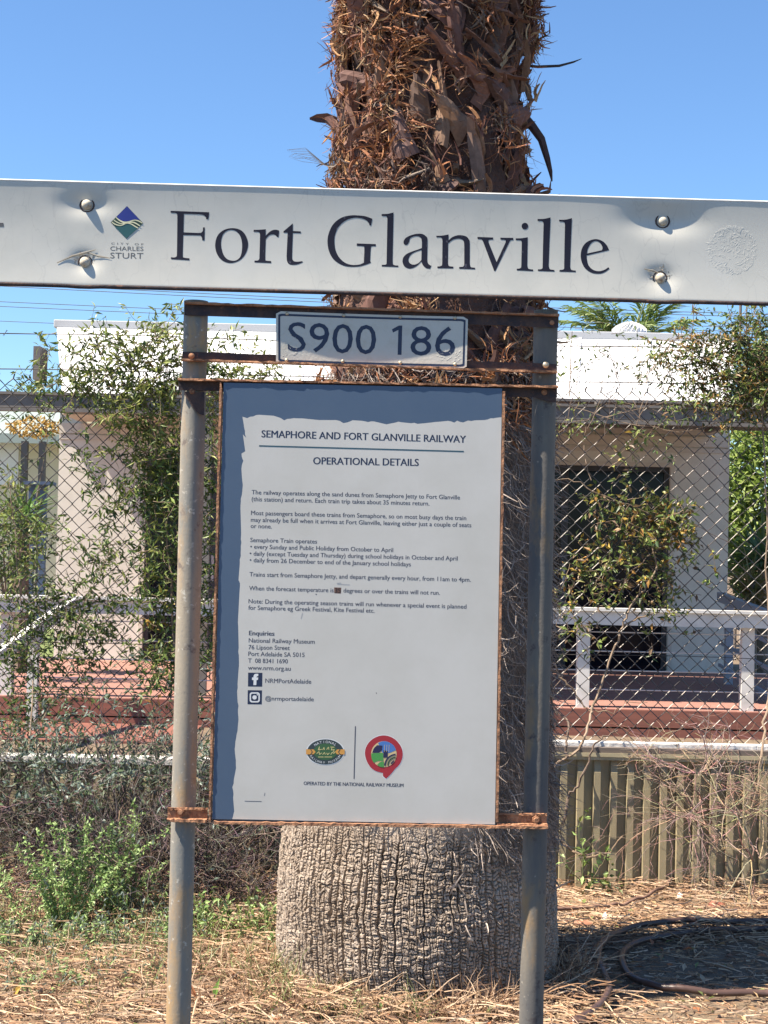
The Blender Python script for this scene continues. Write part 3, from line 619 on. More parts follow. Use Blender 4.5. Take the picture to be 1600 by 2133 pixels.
def arc_text(s, cx, cy, rx, ry, a0, a1, cap, mat, par, flip=False, d=DN, off=.001):
    mb = MB(); n = len(s)
    for i, ch in enumerate(s):
        if ch == ' ': continue
        a = math.radians(a0 + (a1 - a0) * (i + .5) / n); px, py = kb(cx + rx * math.cos(a), cy - ry * math.sin(a))
        tg = Vector((-rx * math.sin(a), -ry * math.cos(a))) * (1 if a1 > a0 else -1); tg.normalize()
        v, f, wd = text2d(ch, .04); c = Vector((px, py)); nn = Vector((tg.y, -tg.x)); sc = cap / .7
        pts = [c + tg * ((p - wd / 2) * sc) + nn * ((q - .35) * sc) for p, q in v]
        mb.add([(*[S(p.x, p.y, d)[0]], d - off, S(p.x, p.y, d)[1]) for p in pts], f)
    o = mb.build('badge_lettering', mat, par)
arc_text('NATIONAL', 415, 460, 160, 112, 140, 40, 5.2, mt['halo'], ob)
arc_text('RAILWAY MUSEUM', 415, 460, 172, 118, 198, 342, 4.6, mt['halo'], ob)
scr = [[(335, 440), (350, 400), (345, 440), (375, 430)], [(385, 438), (400, 408), (405, 438)], [(430, 435), (450, 405), (455, 435)], [(470, 405), (515, 408)], [(490, 408), (480, 440), (515, 432), (500, 465)], [(318, 480), (345, 455), (350, 490), (375, 470)], [(385, 490), (405, 465), (415, 490)], [(430, 470), (440, 492), (460, 470)], [(475, 490), (490, 465), (512, 478), (522, 455)], [(335, 516), (395, 516)], [(405, 516), (490, 516)]]
scr_l = []
for pl_ in scr:
    for a, b in zip(pl_, pl_[1:]): bad([thick_line(kb(*a), kb(*b), 1.3)], mt['l_yellow'], .0010, ob)
# round badge with a tail, a red ring round a little landscape
rb = flat([[kb(850, 490), kb(870, 390), kb(945, 305), kb(1063, 268), kb(1180, 305), kb(1260, 395), kb(1282, 490), kb(1255, 590), kb(1190, 660), kb(1150, 710), (*kb(1090, 768), 1), (*kb(1048, 735), 1), kb(1050, 700), kb(960, 670), kb(890, 600)]], mt['halo'], 'round_badge', .0003)
bad([[kb(855, 490), kb(875, 390), kb(950, 310), kb(1063, 276), kb(1175, 310), kb(1252, 395), kb(1275, 490), kb(1248, 585), kb(1185, 655), kb(1140, 710), (*kb(1090, 758), 1), (*kb(1056, 730), 1), (*kb(1054, 695), 1), kb(960, 665), kb(893, 598)]], mt['l_red'], .0005, rb)
bad([circ(kb, 1065, 485, 142, 145, 40)], mt['l_sand'], .0007, rb)
bad([[(*kb(1000, 360), 1), kb(1050, 342), kb(1110, 348), kb(1170, 385), (*kb(1200, 440), 1), (*kb(1130, 470), 1), (*kb(1050, 470), 1)]], mt['l_blue'], .0009, rb)
bad([[(*kb(935, 470), 1), kb(955, 420), (*kb(990, 385), 1), (*kb(1050, 390), 1), (*kb(1045, 440), 1), (*kb(1010, 470), 1)]], mt['l_navy'], .0011, rb)
bad([[(*kb(925, 475), 1), (*kb(1055, 470), 1), (*kb(1060, 560), 1), kb(1000, 560), (*kb(950, 580), 1), kb(928, 530)]], mt['l_grass'], .0010, rb)
bad([[(*kb(990, 605), 1), kb(1020, 575), (*kb(1065, 565), 1), (*kb(1065, 630), 1), kb(1025, 625)]], mt['l_grass'], .0011, rb)
bad([[(*kb(1060, 440), 1), (*kb(1110, 450), 1), (*kb(1105, 520), 1), (*kb(1060, 525), 1)]], mt['l_navy'], .0011, rb)
for r_ in (55, 90, 122):
    q = [(1200 + (r_ + 8) * math.cos(math.radians(a)), 610 - (r_ + 8) * math.sin(math.radians(a))) for a in range(92, 183, 10)]; q2 = [(1200 + (r_ - 8) * math.cos(math.radians(a)), 610 - (r_ - 8) * math.sin(math.radians(a))) for a in range(182, 91, -10)]
    bad([[(*kb(*p), 1) for p in q + q2 if (p[0] - 1065) ** 2 + (p[1] - 485) ** 2 < 142 ** 2]], mt['l_navy'] if r_ != 90 else mt['e_dkgreen'], .0012, rb)
for xx in (1070, 1095, 1120): bad([thick_line(kb(xx, 460), kb(xx + 4, 380), .8)], mt['l_sand'], .0012, rb)

# frame angles round the panel: outer rust edges
def edge_bar(a, b, wpx, y0, y1, nm='panel_frame', m='rust'):
    """rusty flat from pixel a to b in the plane of the panel"""
    A, B = Vector(S(*a, DN)), Vector(S(*b, DN)); t = (B - A).normalized(); nn = Vector((-t.y, t.x)); n = 70; V = []; w = wpx * PXM
    for i in range(n + 1):
        c = A + (B - A) * (i / n); j = lambda s=1: random.gauss(0, .0006) * s
        p, q = c + nn * (w / 2 + j()), c - nn * (w / 2 + j())
        V += [(p.x, y0 + j(.6), p.y), (q.x, y0 + j(.6), q.y), (q.x, y1, q.y), (p.x, y1, p.y)]
    F = [(i * 4 + k, i * 4 + (k + 1) % 4, i * 4 + 4 + (k + 1) % 4, i * 4 + 4 + k) for i in range(n) for k in range(4)] + [(3, 2, 1, 0), (4 * n, 4 * n + 1, 4 * n + 2, 4 * n + 3)]
    b_ = MB(); b_.add(V, [tuple(reversed(f)) for f in F]); return b_.build(nm, mt[m], sign)
edge_bar((460, 797), (436.5, 1712), 4.5, DN - .0035, -.012)
edge_bar((1049.5, 815), (1035.5, 1712), 4.5, DN - .003, -.012)
edge_bar((446, 1713), (1141, 1723), 5.5, DN - .009, -.012)
# clamps that tie the panel's bottom rail to the posts
def clamp(x0, y0, x1, y1, bx, by):
    a, b = S(x0, (y0 + y1) / 2, -.04), S(x1, (y0 + y1) / 2 + (x1 - x0) * .012, -.04); h = (y1 - y0) * PXM
    m = MB(); rough_bar(m, a, b, -.0385, -.0302, -h / 2, h / 2, .0014, 24); o = m.build('post_clamp', mt['rust'], sign)
    m = MB(); rough_bar(m, (a[0], a[1] - h / 2), (b[0], b[1] - h / 2), -.058, -.0386, -.004, .003, .0014, 24); m.build('clamp_flange', mt['rust'], o)
    m = MB(); rough_bar(m, (a[0], a[1] + h / 2), (b[0], b[1] + h / 2), -.043, -.0386, -.003, .002, .0012, 24); m.build('clamp_flange', mt['rust'], o)
    m = MB(); u, w = S(bx, by, -.042); m.tube([(u, -.0386, w), (u, -.047, w)], .0098, 6); m.tube([(u, -.047, w), (u, -.056, w)], .0058, 10); m.build('bolt', mt['rust'], o)
clamp(349, 1684, 432, 1706, 377, 1690)
clamp(1035, 1695, 1139, 1716, 1116, 1707)

# ------------------------------------------------------------ ground
def soft(a, n0, n1): return np.concatenate([a])
xs = np.concatenate([[-300, -120, -60, -30, -18, -12, -8, -5.5], np.arange(-4, 4.01, .05), [5.5, 8, 12, 18, 30, 60, 120, 300]])
ys = np.concatenate([[-300, -100, -40, -15, -6, -1, 1.5, 3], np.arange(3.6, 7.71, .05), [8.2, 9, 10.5, 12.5, 15, 20, 28, 40, 70, 140, 300, 600]])
Xg, Yg = np.meshgrid(xs, ys)
def gz(x, y):
    x = np.asarray(x, float); y = np.asarray(y, float)
    near = np.clip((7.9 - y) / .6, 0, 1) * np.clip((y - 3) / 1, 0, 1) * np.clip((4.2 - abs(x)) / .5, 0, 1)
    z = near * (.05 * (fnoise(x * 1.3 + 9, y * 1.3) - .5) + .018 * (fnoise(x * 9, y * 9) - .5))
    z += near * np.clip((y - 6.2) / 1.3, 0, 1) * .05 * np.clip((.6 - x) / 1.2, 0, 1)
    z += near * .04 * np.exp(-((x - .12) ** 2 + (y - 5.8) ** 2) / .5)
    return z
gr = mesh_np('ground', np.stack([Xg, Yg, gz(Xg, Yg)], -1).reshape(-1, 3), grid_faces(len(ys), len(xs)), mt['ground'])
tag(gr, 'dry brown soil', 'ground', kind='structure')
def gzf(x, y): return float(gz(x, y))

m = MB(); m.add([(-40, -30, .008), (40, -30, .008), (40, 3.35, .008), (-40, 3.35, .008)], [(0, 1, 2, 3)]); tag(m.build('bounce_cut_sheet', mt['asphalt']), 'unseen dark asphalt sheet added to cut ground bounce', 'path', kind='structure')  # unseen dark sheet before the sign, added to cut light bounced off soil
# ------------------------------------------------------------ the palm
PY = 5.8; PB = P(868, 2005, PY)
palm = empty('palm_tree', (PB.x, PY, 0)); tag(palm, 'thick palm trunk behind the sign, cracked grey bark below, shaggy brown leaf bases above', 'palm tree')
PS = PY / FPX
prof = [(-.1, 540, 868), (0.03, 562, 868), (.16, 578, 867), (.32, 578, 866), (.5, 562, 869), (.75, 540, 874), (1.1, 505, 885), (1.6, 482, 895), (2.05, 465, 900), (2.3, 432, 902), (2.62, 418, 906), (3.0, 388, 905), (3.6, 380, 903), (4.6, 376, 902)]
pz = np.array([p[0] for p in prof]); pr = np.array([p[1] * PS / 2 for p in prof])
pxs = np.array([P(p[2], 1145 - (p[0] - 1.6) / PS, PY).x - PB.x for p in prof])
def trunk_r(z): return np.interp(z, pz, pr)
def trunk_x(z): return np.interp(z, pz, pxs)
# lower bark: blocks between deep upright fissures and shallower cross cracks, all in the mesh
th = np.concatenate([np.linspace(math.pi * .97, 2.03 * math.pi, 1250), np.linspace(2.04 * math.pi, 2.96 * math.pi, 120)])
zz = np.arange(-.08, .66, .0021)
TH, ZZ = np.meshgrid(th, zz); Sa = TH * .52
warp = .011 * (fnoise(Sa * 3.2 + 3, ZZ * 4.5, 3) - .5) * 2 + .010 * (vnoise(Sa * 22, ZZ * 26) - .5)
Sw = Sa + warp + .009 * (vnoise(Sa * 17 + 3, ZZ * 2.5 + 1) - .5) * 2 + .0035 * (vnoise(Sa * 60, ZZ * 75) - .5) * 2
u_ = Sw / .026; col = np.floor(u_).astype(int); fu = u_ - col
near_c = col + (fu > .5)
rc = _lat[col % 256, 11]; rc2 = _lat[col % 256, 57]
v_ = ZZ / (.009 + .009 * rc2) + rc * 9 + .8 * (vnoise(Sa * 40 + 50, ZZ * 20) - .5) * 2; row = np.floor(v_).astype(int); fv = v_ - row
rr_ = _lat[col % 256, row % 256]; rs_ = _lat[(col + 91) % 256, row % 256]; r3_ = _lat[(col + 37) % 256, (row + 13) % 256]
edge_u = np.minimum(fu, 1 - fu) * .026; edge_v = np.minimum(fv, 1 - fv) * .0135
deep = np.where(_lat[near_c % 256, 33] > .45, 1.0, .35) * (.45 + .75 * vnoise(Sa * 9 + 70, ZZ * 9))
wv = .0010 + .0030 * deep
sm = lambda x: np.clip(x, 0, 1) ** 2 * (3 - 2 * np.clip(x, 0, 1))
dv = sm((wv - edge_u) / .0016 + .5)
wh = np.where(rs_ > .22, .0012 + .0020 * r3_, -.01)
part = np.clip((fu - .85 * (r3_ - .55)) / .08, 0, 1) * np.clip((1.15 - .5 * rr_ - fu) / .08, 0, 1)
dh = sm((wh - edge_v) / .0014 + .5) * part
u2 = Sw / .0115 + 31 + .5 * vnoise(Sa * 50, ZZ * 40); c2_ = np.floor(u2).astype(int); e2 = np.minimum(u2 - c2_, 1 - (u2 - c2_)) * .0115
on = _lat[(c2_ + 7) % 256, row % 256] > .55
d2 = sm((.0012 - e2) / .0012 + .5) * on
rel = -.017 * dv * np.clip(deep, .3, 1.2) - .011 * dh - .009 * d2 + .006 * (rr_ - .5) + .006 * (fnoise(Sa * 70, ZZ * 90, 3) - .5)
rel *= np.clip((.64 - ZZ) / .1, 0, 1) * .9 + .1
Rr = trunk_r(ZZ) + rel + .034 * (fnoise(Sa * 3.2 + 8, ZZ * 3.5, 3) - .5)
Vt = np.stack([trunk_x(ZZ) + Rr * np.cos(TH), Rr * np.sin(TH), ZZ], -1).reshape(-1, 3)
lower = mesh_np('trunk', Vt, grid_faces(len(zz), len(th), True), mt['bark'], palm, smooth=False)
# upper core under the shag
th = np.linspace(0, 2 * math.pi, 160, endpoint=False)
mt['hair'] = M('palm_hair_mat', (.20, .165, .14), .95, noise=(30, (.13, .105, .09), .4, .65, (1, 1, .4)), bump=(60, 1, .02))
zz = np.arange(.58, 2.121, .02); TH, ZZ = np.meshgrid(th, zz); Rr = trunk_r(ZZ) - .03 + .03 * (fnoise(TH * 5, ZZ * 6, 3) - .5) + .012 * (fnoise(TH * 40, ZZ * 12, 2) - .5)
mesh_np('hairy_trunk', np.stack([trunk_x(ZZ) + Rr * np.cos(TH), Rr * np.sin(TH), ZZ], -1).reshape(-1, 3), grid_faces(len(zz), len(th), True), mt['hair'], palm)
zz = np.arange(2.1, 4.7, .02); TH, ZZ = np.meshgrid(th, zz)
Rr = trunk_r(ZZ) - .032 + .10 * (fnoise(TH * 2.6 + 30, ZZ * 3.6 + 2, 2) - .5) * np.where(TH < 6.1, 1, .3) + .02 * (fnoise(TH * 14, ZZ * 20, 2) - .5)
mesh_np('shaggy_trunk', np.stack([trunk_x(ZZ) + Rr * np.cos(TH), Rr * np.sin(TH), ZZ], -1).reshape(-1, 3), grid_faces(len(zz), len(th), True), mt['core'], palm)
OR = [(.40, .19, .080), (.48, .27, .125), (.30, .125, .060), (.22, .095, .058), (.50, .34, .19), (.17, .08, .06), (.36, .155, .072), (.27, .15, .10)]
GRY = [(.27, .225, .195), (.34, .285, .25), (.20, .165, .145), (.40, .34, .295)]
def on_trunk(a, z, out=0.0):
    r = float(trunk_r(z)) + out + (.10 * (float(fnoise(a * 2.6 + 30, z * 3.6 + 2, 2)) - .5) if z > 2.0 else 0); return Vector((float(trunk_x(z)) + r * math.cos(a), r * math.sin(a), z))
def frame_at(a): return Vector((math.cos(a), math.sin(a), 0)), Vector((-math.sin(a), math.cos(a), 0))
def rv(s=1.0): return Vector((random.gauss(0, s), random.gauss(0, s), random.gauss(0, s)))
fib = MB()
def shred(a, z, L, w, cols, stick, droop, side, lift=0.0):
    """one torn strip of leaf base: starts on the trunk, bends outwards and to a side, droops"""
    o, t = frame_at(a); p = on_trunk(a, z, random.uniform(-.05, -.015) + lift); d = (o * stick + t * side + Vector((0, 0, droop))).normalized(); pts = [p]; k = 5
    bend = Vector((random.gauss(0, .35), random.gauss(0, .35), random.gauss(-.1, .35)))
    for i in range(k): p = p + d * (L / k); pts.append(p); d = (d + bend * .7 + Vector((random.gauss(0, .22), random.gauss(0, .15), random.gauss(0, .15)))).normalized()
    c = random.choice(cols); f = random.uniform(.7, 1.25); c = tuple(x * f for x in c)
    fib.strip(pts, [w * q for q in (.9, 1, 1, .9, .72, .3)], Vector((random.gauss(0, 1), random.gauss(0, 1), random.gauss(0, 1))).normalized(), c)
# rows of leaf-base stubs spiral up; each carries a fan of torn strips at its tip
boots = []; i = 0; z = 2.0
while z < 4.55:
    boots.append((i * 2.39996, z)); z += .0072; i += 1
bt = MB()
def hug(a, z, da, dz, L, w0, w1, out0, out1, mb, cols, bow=.3, n=7, m=4):
    """a broad torn plate of leaf base lying along the trunk, its far edge lifting off and frayed"""
    V = []; c = random.choice(cols); f = random.uniform(.75, 1.2)
    for r_ in range(n + 1):
        q = r_ / n; w = w0 + (w1 - w0) * q
        if q > .8: w *= random.uniform(.5, .95)
        for k in range(m + 1):
            s_ = (k / m - .5)
            aa = a + (da * L * q - dz * w * s_) / .42 + bow * q * q * .2; zz_ = z + dz * L * q + da * w * s_ - bow * .05 * q * q
            V.append(on_trunk(aa, zz_, out0 + (out1 - out0) * q ** 1.4 - .02 * (2 * s_) ** 2 + random.gauss(0, .0035)))
    F = [(r_ * (m + 1) + k, r_ * (m + 1) + k + 1, (r_ + 1) * (m + 1) + k + 1, (r_ + 1) * (m + 1) + k) for r_ in range(n) for k in range(m)]
    mb.add(V, F, tuple(x * f for x in c))
BC = [(.20, .10, .075), (.16, .082, .066), (.25, .12, .082), (.13, .075, .065), (.28, .17, .11), (.20, .13, .10)]
for a, z in boots:
    a += random.gauss(0, .15); m_ = a % 6.2832
    an = random.gauss(1.57, .45) if random.random() < .6 else random.choice((random.gauss(.3, .4), random.gauss(2.85, .4)))
    L = random.uniform(.12, .27); w1 = random.uniform(.02, .06); o1 = random.uniform(.0, .06); da, dz = math.cos(an), math.sin(an)
    hug(a, z, da, dz, L, random.uniform(.07, .14), w1, random.uniform(-.03, -.005), o1, bt, BC, random.gauss(0, .5))
    if math.pi * .88 < m_ or m_ < .3:      # the frayed end of this leaf base
        cs = [random.choice(OR) for _ in range(2)]; o_, t_ = frame_at(a + da * L / .42); d0 = t_ * da + Vector((0, 0, dz))
        for q in range(random.randint(4, 16)):
            p = on_trunk(a + da * L * .9 / .42 + random.gauss(0, w1 * .5 / .42), z + dz * L * random.uniform(.75, .98) + random.gauss(0, w1 * .3), o1 * .8); l = random.uniform(.03, .10); w = random.choice((.003, .004, .006, .009, .013)); d = (d0 + o_ * random.gauss(.0, .13) + rv(.34)).normalized(); pts = [p]; bd = rv(.45)
            for r_ in range(4): p = p + d * (l / 4); pts.append(p); d = (d + bd * .5 + rv(.12)).normalized()
            c = random.choice(cs); f = random.uniform(.75, 1.2); fib.strip(pts, [w, w, w * .9, w * .75, w * .3], rv(1).normalized(), tuple(x * f for x in c))
bt.build('leaf_base', mt['fibre'], palm)
for k in range(230):         # lighter scraps of leaf base peeled loose
    a = random.uniform(math.pi * .95, math.pi * 2.05); an = random.choice((random.gauss(.2, .5), random.gauss(2.9, .5), random.gauss(1.57, .6), random.gauss(-.6, .4)))
    hug(a, random.uniform(2.1, 4.4), math.cos(an), math.sin(an), random.uniform(.06, .16), random.uniform(.02, .055), random.uniform(.002, .015), random.uniform(-.01, .012), random.uniform(.01, .055), fib, [(.30, .17, .10), (.24, .12, .08), (.38, .26, .16), (.20, .11, .08), (.24, .18, .13)], random.gauss(0, .8), 7, 3)
for k in range(800):         # tufts of shredded fibre: many strips torn from one root, thicker on some parts of the trunk
    a = random.uniform(math.pi * .93, math.pi * 2.07) if k % 8 else random.uniform(0, 6.28); z = random.uniform(2.05, 4.5)
    if float(vnoise(a * 3.1 + 4, z * 4.2)) < .46: continue
    base = Vector((random.gauss(-.25, .7), random.gauss(.1, .6), 0)); warm = random.random() < .75
    cs = [random.choice(OR) for _ in range(3)] if warm else [(.14, .10, .085), (.10, .07, .06), (.26, .21, .17)]
    for q in range(random.randint(14, 40)):
        shred(a + random.gauss(0, .05), z + random.gauss(0, .03), random.uniform(.04, .13), random.choice((.002, .003, .004, .005, .007, .010)), cs, random.uniform(-.15, .14), base.x + random.gauss(0, .45), base.y + random.gauss(0, .45), random.uniform(.02, .06))
for k in range(1500):
    a = random.uniform(math.pi * .9, math.pi * 2.1); z = random.uniform(2.1, 4.5)
    shred(a, z, random.uniform(.05, .12), random.uniform(.0018, .005), OR + [(.14, .10, .085), (.10, .07, .06)], random.uniform(-.1, .08), random.gauss(-.2, .8), random.gauss(0, .8), random.uniform(.02, .05))
for k in range(11000):       # grey matted fibre hanging over the middle of the trunk
    a = random.uniform(math.pi * .95, math.pi * 2.12); z = .56 + (random.random() ** 1.1) * 1.75
    if z < .72 and math.cos(a) < .25 + random.random() * .2: continue
    shred(a, z, random.uniform(.06, .17), random.uniform(.0015, .0045), GRY, random.uniform(.05, .3), random.gauss(-.8, .3), random.gauss(.45, .5), .035)
for k in range(260):         # scraps that have slid down onto the bark at the right
    a = random.uniform(math.pi * 1.55, math.pi * 1.98); z = random.uniform(.30, .62)
    shred(a, z, random.uniform(.03, .12), random.uniform(.003, .008), GRY, .5, random.gauss(-.5, .5), random.gauss(-.4, .6))
# pieces that stand clear of the silhouette
def px_strip(pp, w, col, Y=PY - .05):
    pts = [P(x, y, Y) - Vector((PB.x, PY, 0)) for x, y in pp]; n = len(pts)
    fib.strip(pts, [w * (1 - .8 * (i / (n - 1)) ** 3) for i in range(n)], Vector((.2, -.5, 1)), col)
px_strip([(1085, 135), (1120, 139), (1165, 137), (1195, 129), (1212, 122)], .011, (.05, .045, .045), PY)
px_strip([(1085, 235), (1108, 262), (1128, 290), (1140, 330), (1147, 358), (1150, 378)], .035, (.10, .065, .06))
px_strip([(1090, 395), (1125, 408), (1145, 398), (1148, 370)], .030, (.14, .085, .06))
px_strip([(700, 255), (680, 246), (660, 246), (645, 247)], .040, (.10, .06, .055))
px_strip([(1112, 40), (1130, 33), (1145, 27)], .009, (.10, .09, .075))
px_strip([(1105, 418), (1150, 410), (1168, 404)], .007, (.10, .09, .075))
for k in range(9): px_strip([(690, 345 + k), (660 - k * 3, 340 - 4 * k), (630 - k * 4, 325 - 2 * k + random.random() * 14), (600 + random.random() * 12, 315 + random.random() * 18)], .0016, (.45, .42, .38))
fib.build('torn_fibre', mt['fibre'], palm)

# ------------------------------------------------------------ wall, channel, sleeper, chain-link fence
WY = 7.42
wall = tag(empty('steel_retaining_wall', (0, WY, 0)), 'olive ribbed steel retaining wall under the chain-link fence at right', 'retaining wall')
def rib_wall(x0, x1, z1, parent, phase=0.0):
    m = MB(); x = x0; pts = []; pit = .080
    while x < x1:
        pts += [(x, 0.0), (x + pit * .46, 0.0), (x + pit * .54, -.030), (x + pit * .92, -.030)]; x += pit
    pts.append((x, 0)); V = []
    for a, b in pts:
        top = z1 - (.03 if b == 0 else .0)
        V += [(a, b, -.12), (a, b, z1 - .07), (a, b * (1 if b == 0 else .15), z1)]
    F = []
    for i in range(len(pts) - 1): F += [(3 * i, 3 * i + 3, 3 * i + 4, 3 * i + 1), (3 * i + 1, 3 * i + 4, 3 * i + 5, 3 * i + 2)]
    m.add(V, F); m.build('ribbed_sheet', mt['olive'], parent)
zc = P(1400, 1580, WY).z
xL = P(560, 1600, WY).x
rib_wall(xL, 4.2, zc, wall)
m = MB(); m.box((xL, -.040, zc - .010), (4.2, .012, zc + .022)); m.box((xL, -.044, zc + .006), (4.2, -.0405, zc + .024)); m.build('top_channel', mt['cap_olive'], wall)
m = MB(); m.box((xL, .02, zc + .0), (4.2, .075, zc + .070)); m.build('sleeper', mt['cap_white'], wall, bevel=.006)
m = MB(); m.box((xL, -.03, zc + .0225), (4.2, .0195, zc + .048)); m.build('top_timber', mt['timber'], wall)
wall2 = tag(empty('steel_retaining_wall', (0, WY - .03, 0)), 'dark retaining wall half hidden by the twiggy bush at far left', 'retaining wall')
zc2 = P(60, 1585, WY).z
rib_wall(-4.2, xL - .002, zc2, wall2)
m = MB(); m.box((-4.2, -.035, zc2), (xL - .002, .06, zc2 + .035)); m.build('top_channel', mt['cap_white'], wall2, bevel=.005)

FY = 7.56; fence = tag(empty('chain_link_fence', (0, FY, 0)), 'tall chain-link fence topped with barbed wire behind the palm', 'fence')
m = MB(); cw = .0765; ztop = 1.6 + 342 / FPX * FY; zbot = .55; rh = cw * .5
nrow = int((ztop - zbot) / rh); ncol = int(8.4 / cw)
for c in range(ncol * 2):
    x = -4.2 + c * cw * .5; pts = []; ph = random.uniform(-.002, .002)
    for r_ in range(nrow + 1):
        s = 1 if (r_ + c) % 2 else -1; z = ztop - r_ * rh
        pts.append((x + s * cw * .25 * 1.06 + ph + .004 * math.sin(z * 9 + x), (-1) ** r_ * .0030 + .012 * math.sin(x * 1.3 + z * 2), z + .004 * math.sin(x * 5)))
    m.tube(pts, .0031, 4, cap=False)
    m.tube([(pts[0][0], pts[0][1], pts[0][2]), (pts[0][0] + .006, pts[0][1], pts[0][2] + .022)], .0019, 4)
m.build('wire_mesh', mt['wire'], fence)
for py, yl in ((697, 1), (772, 1), (850, 0), (1340, 0)):
    z0 = 1.6 + (HZ - 12 - py) / FPX * FY; b = MB(); n = 40; pts = [(-4.2 + 8.4 * i / n, -.006, z0 - .012 * math.sin(math.pi * ((i * 3) % n) / n) + random.gauss(0, .001)) for i in range(n + 1)]
    b.tube(pts, .0019, 5)
    if yl:
        b.tube([(p[0], p[1] + .0025 * (-1) ** i, p[2] + .002) for i, p in enumerate(pts)], .0014, 4)
        x = -4.2
        while x < 4.2:
            for s in (-1, 1): b.tube([(x - .012, -.006 - .010 * s, z0 - .016), (x + .006, -.006 + .008 * s, z0 + .012)], .0013, 4)
            x += random.uniform(.12, .18)
    b.build('barbed_wire' if yl else 'strain_wire', mt['wire'], fence)
for x in (-3.1, P(905, 900, FY).x, 3.6):
    b = MB(); b.tube([(x, .045, -.2), (x, .045, ztop + .33)], .024, 12); b.build('fence_post', mt['galv'], fence, True)

# ------------------------------------------------------------ house with its deck and pergola
HY = 18.0; EV = 17.0
house = tag(empty('house', (0, HY, 0)), 'pale rendered house with white metal roof and dark glass doors behind the fence', 'house')
def hp(px, py, Y): p = P(px, py, Y); return Vector((p.x, p.y - HY, p.z))
xl, xr = hp(130, 822, EV).x, hp(1520, 858, EV).x; ze = hp(800, 838, EV).z; zr = hp(800, 690, 18.5).z; xlr, xrr = hp(118, 680, 18.5).x, hp(1535, 710, 18.5).x
m = MB()
V = [(xl, EV - HY, ze), (xr, EV - HY, ze), (xrr, .5, zr), (xlr, .5, zr)]
m.add(V + [(a, b, c - .05) for a, b, c in V], [(0, 1, 2, 3), (7, 6, 5, 4), (0, 4, 5, 1), (1, 5, 6, 2), (2, 6, 7, 3), (3, 7, 4, 0)])
m.add([(xlr, .5, zr - .05), (xrr, .5, zr - .05), (xrr - .1, 4.5, 2.9), (xlr + .1, 4.5, 2.9)], [(0, 1, 2, 3)])
x = xl + .38
while x < xr:
    f = (x - xl) / (xr - xl); x2 = xlr + (xrr - xlr) * f
    m.bar((x, EV - HY + .01, ze + .006), (x2, .49, zr + .006), .03, .016, (0, -.55, .83)); x += .76
roof = m.build('roof', mt['roof'], house)
m = MB(); m.box((xlr - .02, .42, zr - .05), (xrr + .02, .60, zr + .045)); m.build('ridge_cap', mt['cap'], roof, bevel=.01)
m = MB(); m.box((xlr - .10, -.25, hp(110, 788, 17.6).z), (xlr - .021, .15, hp(110, 718, 17.6).z)); m.build('flue_box', mt['gutter'], house)
# whirling roof vent
vc = hp(1311, 697, 19.2); m = MB(); n = 22
for k in range(n):
    a = 2 * math.pi * k / n; pts = []
    for i in range(7):
        q = i / 6; r_ = .20 * math.sin(math.pi * (.12 + .82 * q) ** .85); pts.append(Vector((vc.x + r_ * math.cos(a + q * .9), vc.y + r_ * math.sin(a + q * .9), vc.z - .04 + .20 * q)))
    m.strip(pts, [.045, .055, .06, .06, .055, .04, .01], Vector((-math.sin(a), math.cos(a), 0)) + Vector((math.cos(a), math.sin(a), 0)) * .7, None)
vent = m.build('roof_vent', mt['roof'], house); m = MB(); m.tube([(vc.x, vc.y, vc.z - 1.1), (vc.x, vc.y, vc.z - .03)], .13, 16); m.build('vent_neck', mt['cap'], vent)
m = MB(); m.box((xl, EV - HY - .10, ze - .20), (xr, EV - HY - .004, ze - .012)); m.build('gutter', mt['gutter'], house, bevel=.008)
m = MB(); m.box((xl, EV - HY, ze - .21), (xr, -.02, ze - .16)); m.build('eave_lining', mt['soffit'], house)
# front wall with two glazed openings
dz = .24; w0 = hp(118, 1000, HY).x + .02; a0, a1 = hp(305, 1000, HY).x, -1.2; b0, b1 = .9, hp(1396, 1000, HY).x; w1 = hp(1519, 1000, HY).x
wt = ze - .21; zt = hp(1300, 971, HY).z
m = MB()
wtp = ze + .30
for q0, q1, z0, z1 in ((w0, a0, 0, wtp), (a0, a1, zt, wtp), (a1, b0, 0, wtp), (b0, b1, zt, wtp), (b1, w1, 0, wtp)): m.box((q0, 0, z0), (q1, .2, z1))
m.box((w0, .2, 0), (w0 + .2, 4.3, wtp - .5)); m.box((w1 - .2, .2, 0), (w1, 4.3, wtp - .5))
m.build('wall', mt['render'], house)
m = MB(); m.box((w0, -.03, wt - .14), (w1, -.003, wt - .02)); m.box((w0, -.018, wt - .21), (w1, -.003, wt - .155)); m.build('wall_trim', mt['soffit'], house)
for q0, q1 in ((a0, a1), (b0, b1)):
    d = MB(); t = .06
    d.box((q0, .05, zt - t), (q1, .12, zt)); d.box((q0, .05, dz), (q0 + t, .12, zt - t)); d.box((q1 - t, .05, dz), (q1, .12, zt - t)); d.box(((q0 + q1) / 2 - .04, .05, dz), ((q0 + q1) / 2 + .04, .12, zt - t))
    do = d.build('glass_door', mt['frame'], house); tr_ = MB(); tr_.box((q0 - .05, -.012, zt + .0), (q1 + .05, -.002, zt + .05)); tr_.box((q1 + .002, -.012, dz), (q1 + .05, -.002, zt - .001)); tr_.box((q0 - .05, -.012, dz), (q0 - .002, -.002, zt - .001)); tr_.build('door_trim', mt['soffit'], do); hn = MB(); hn.box(((q0 + q1) / 2 - .015, .02, dz + .95), ((q0 + q1) / 2 + .015, .049, dz + 1.25)); hn.build('handle', mt['cap'], do); g = MB(); g.box((q0 + t, .08, dz), (q1 - t, .09, zt - t)); g.build('pane', mt['glass'], do)
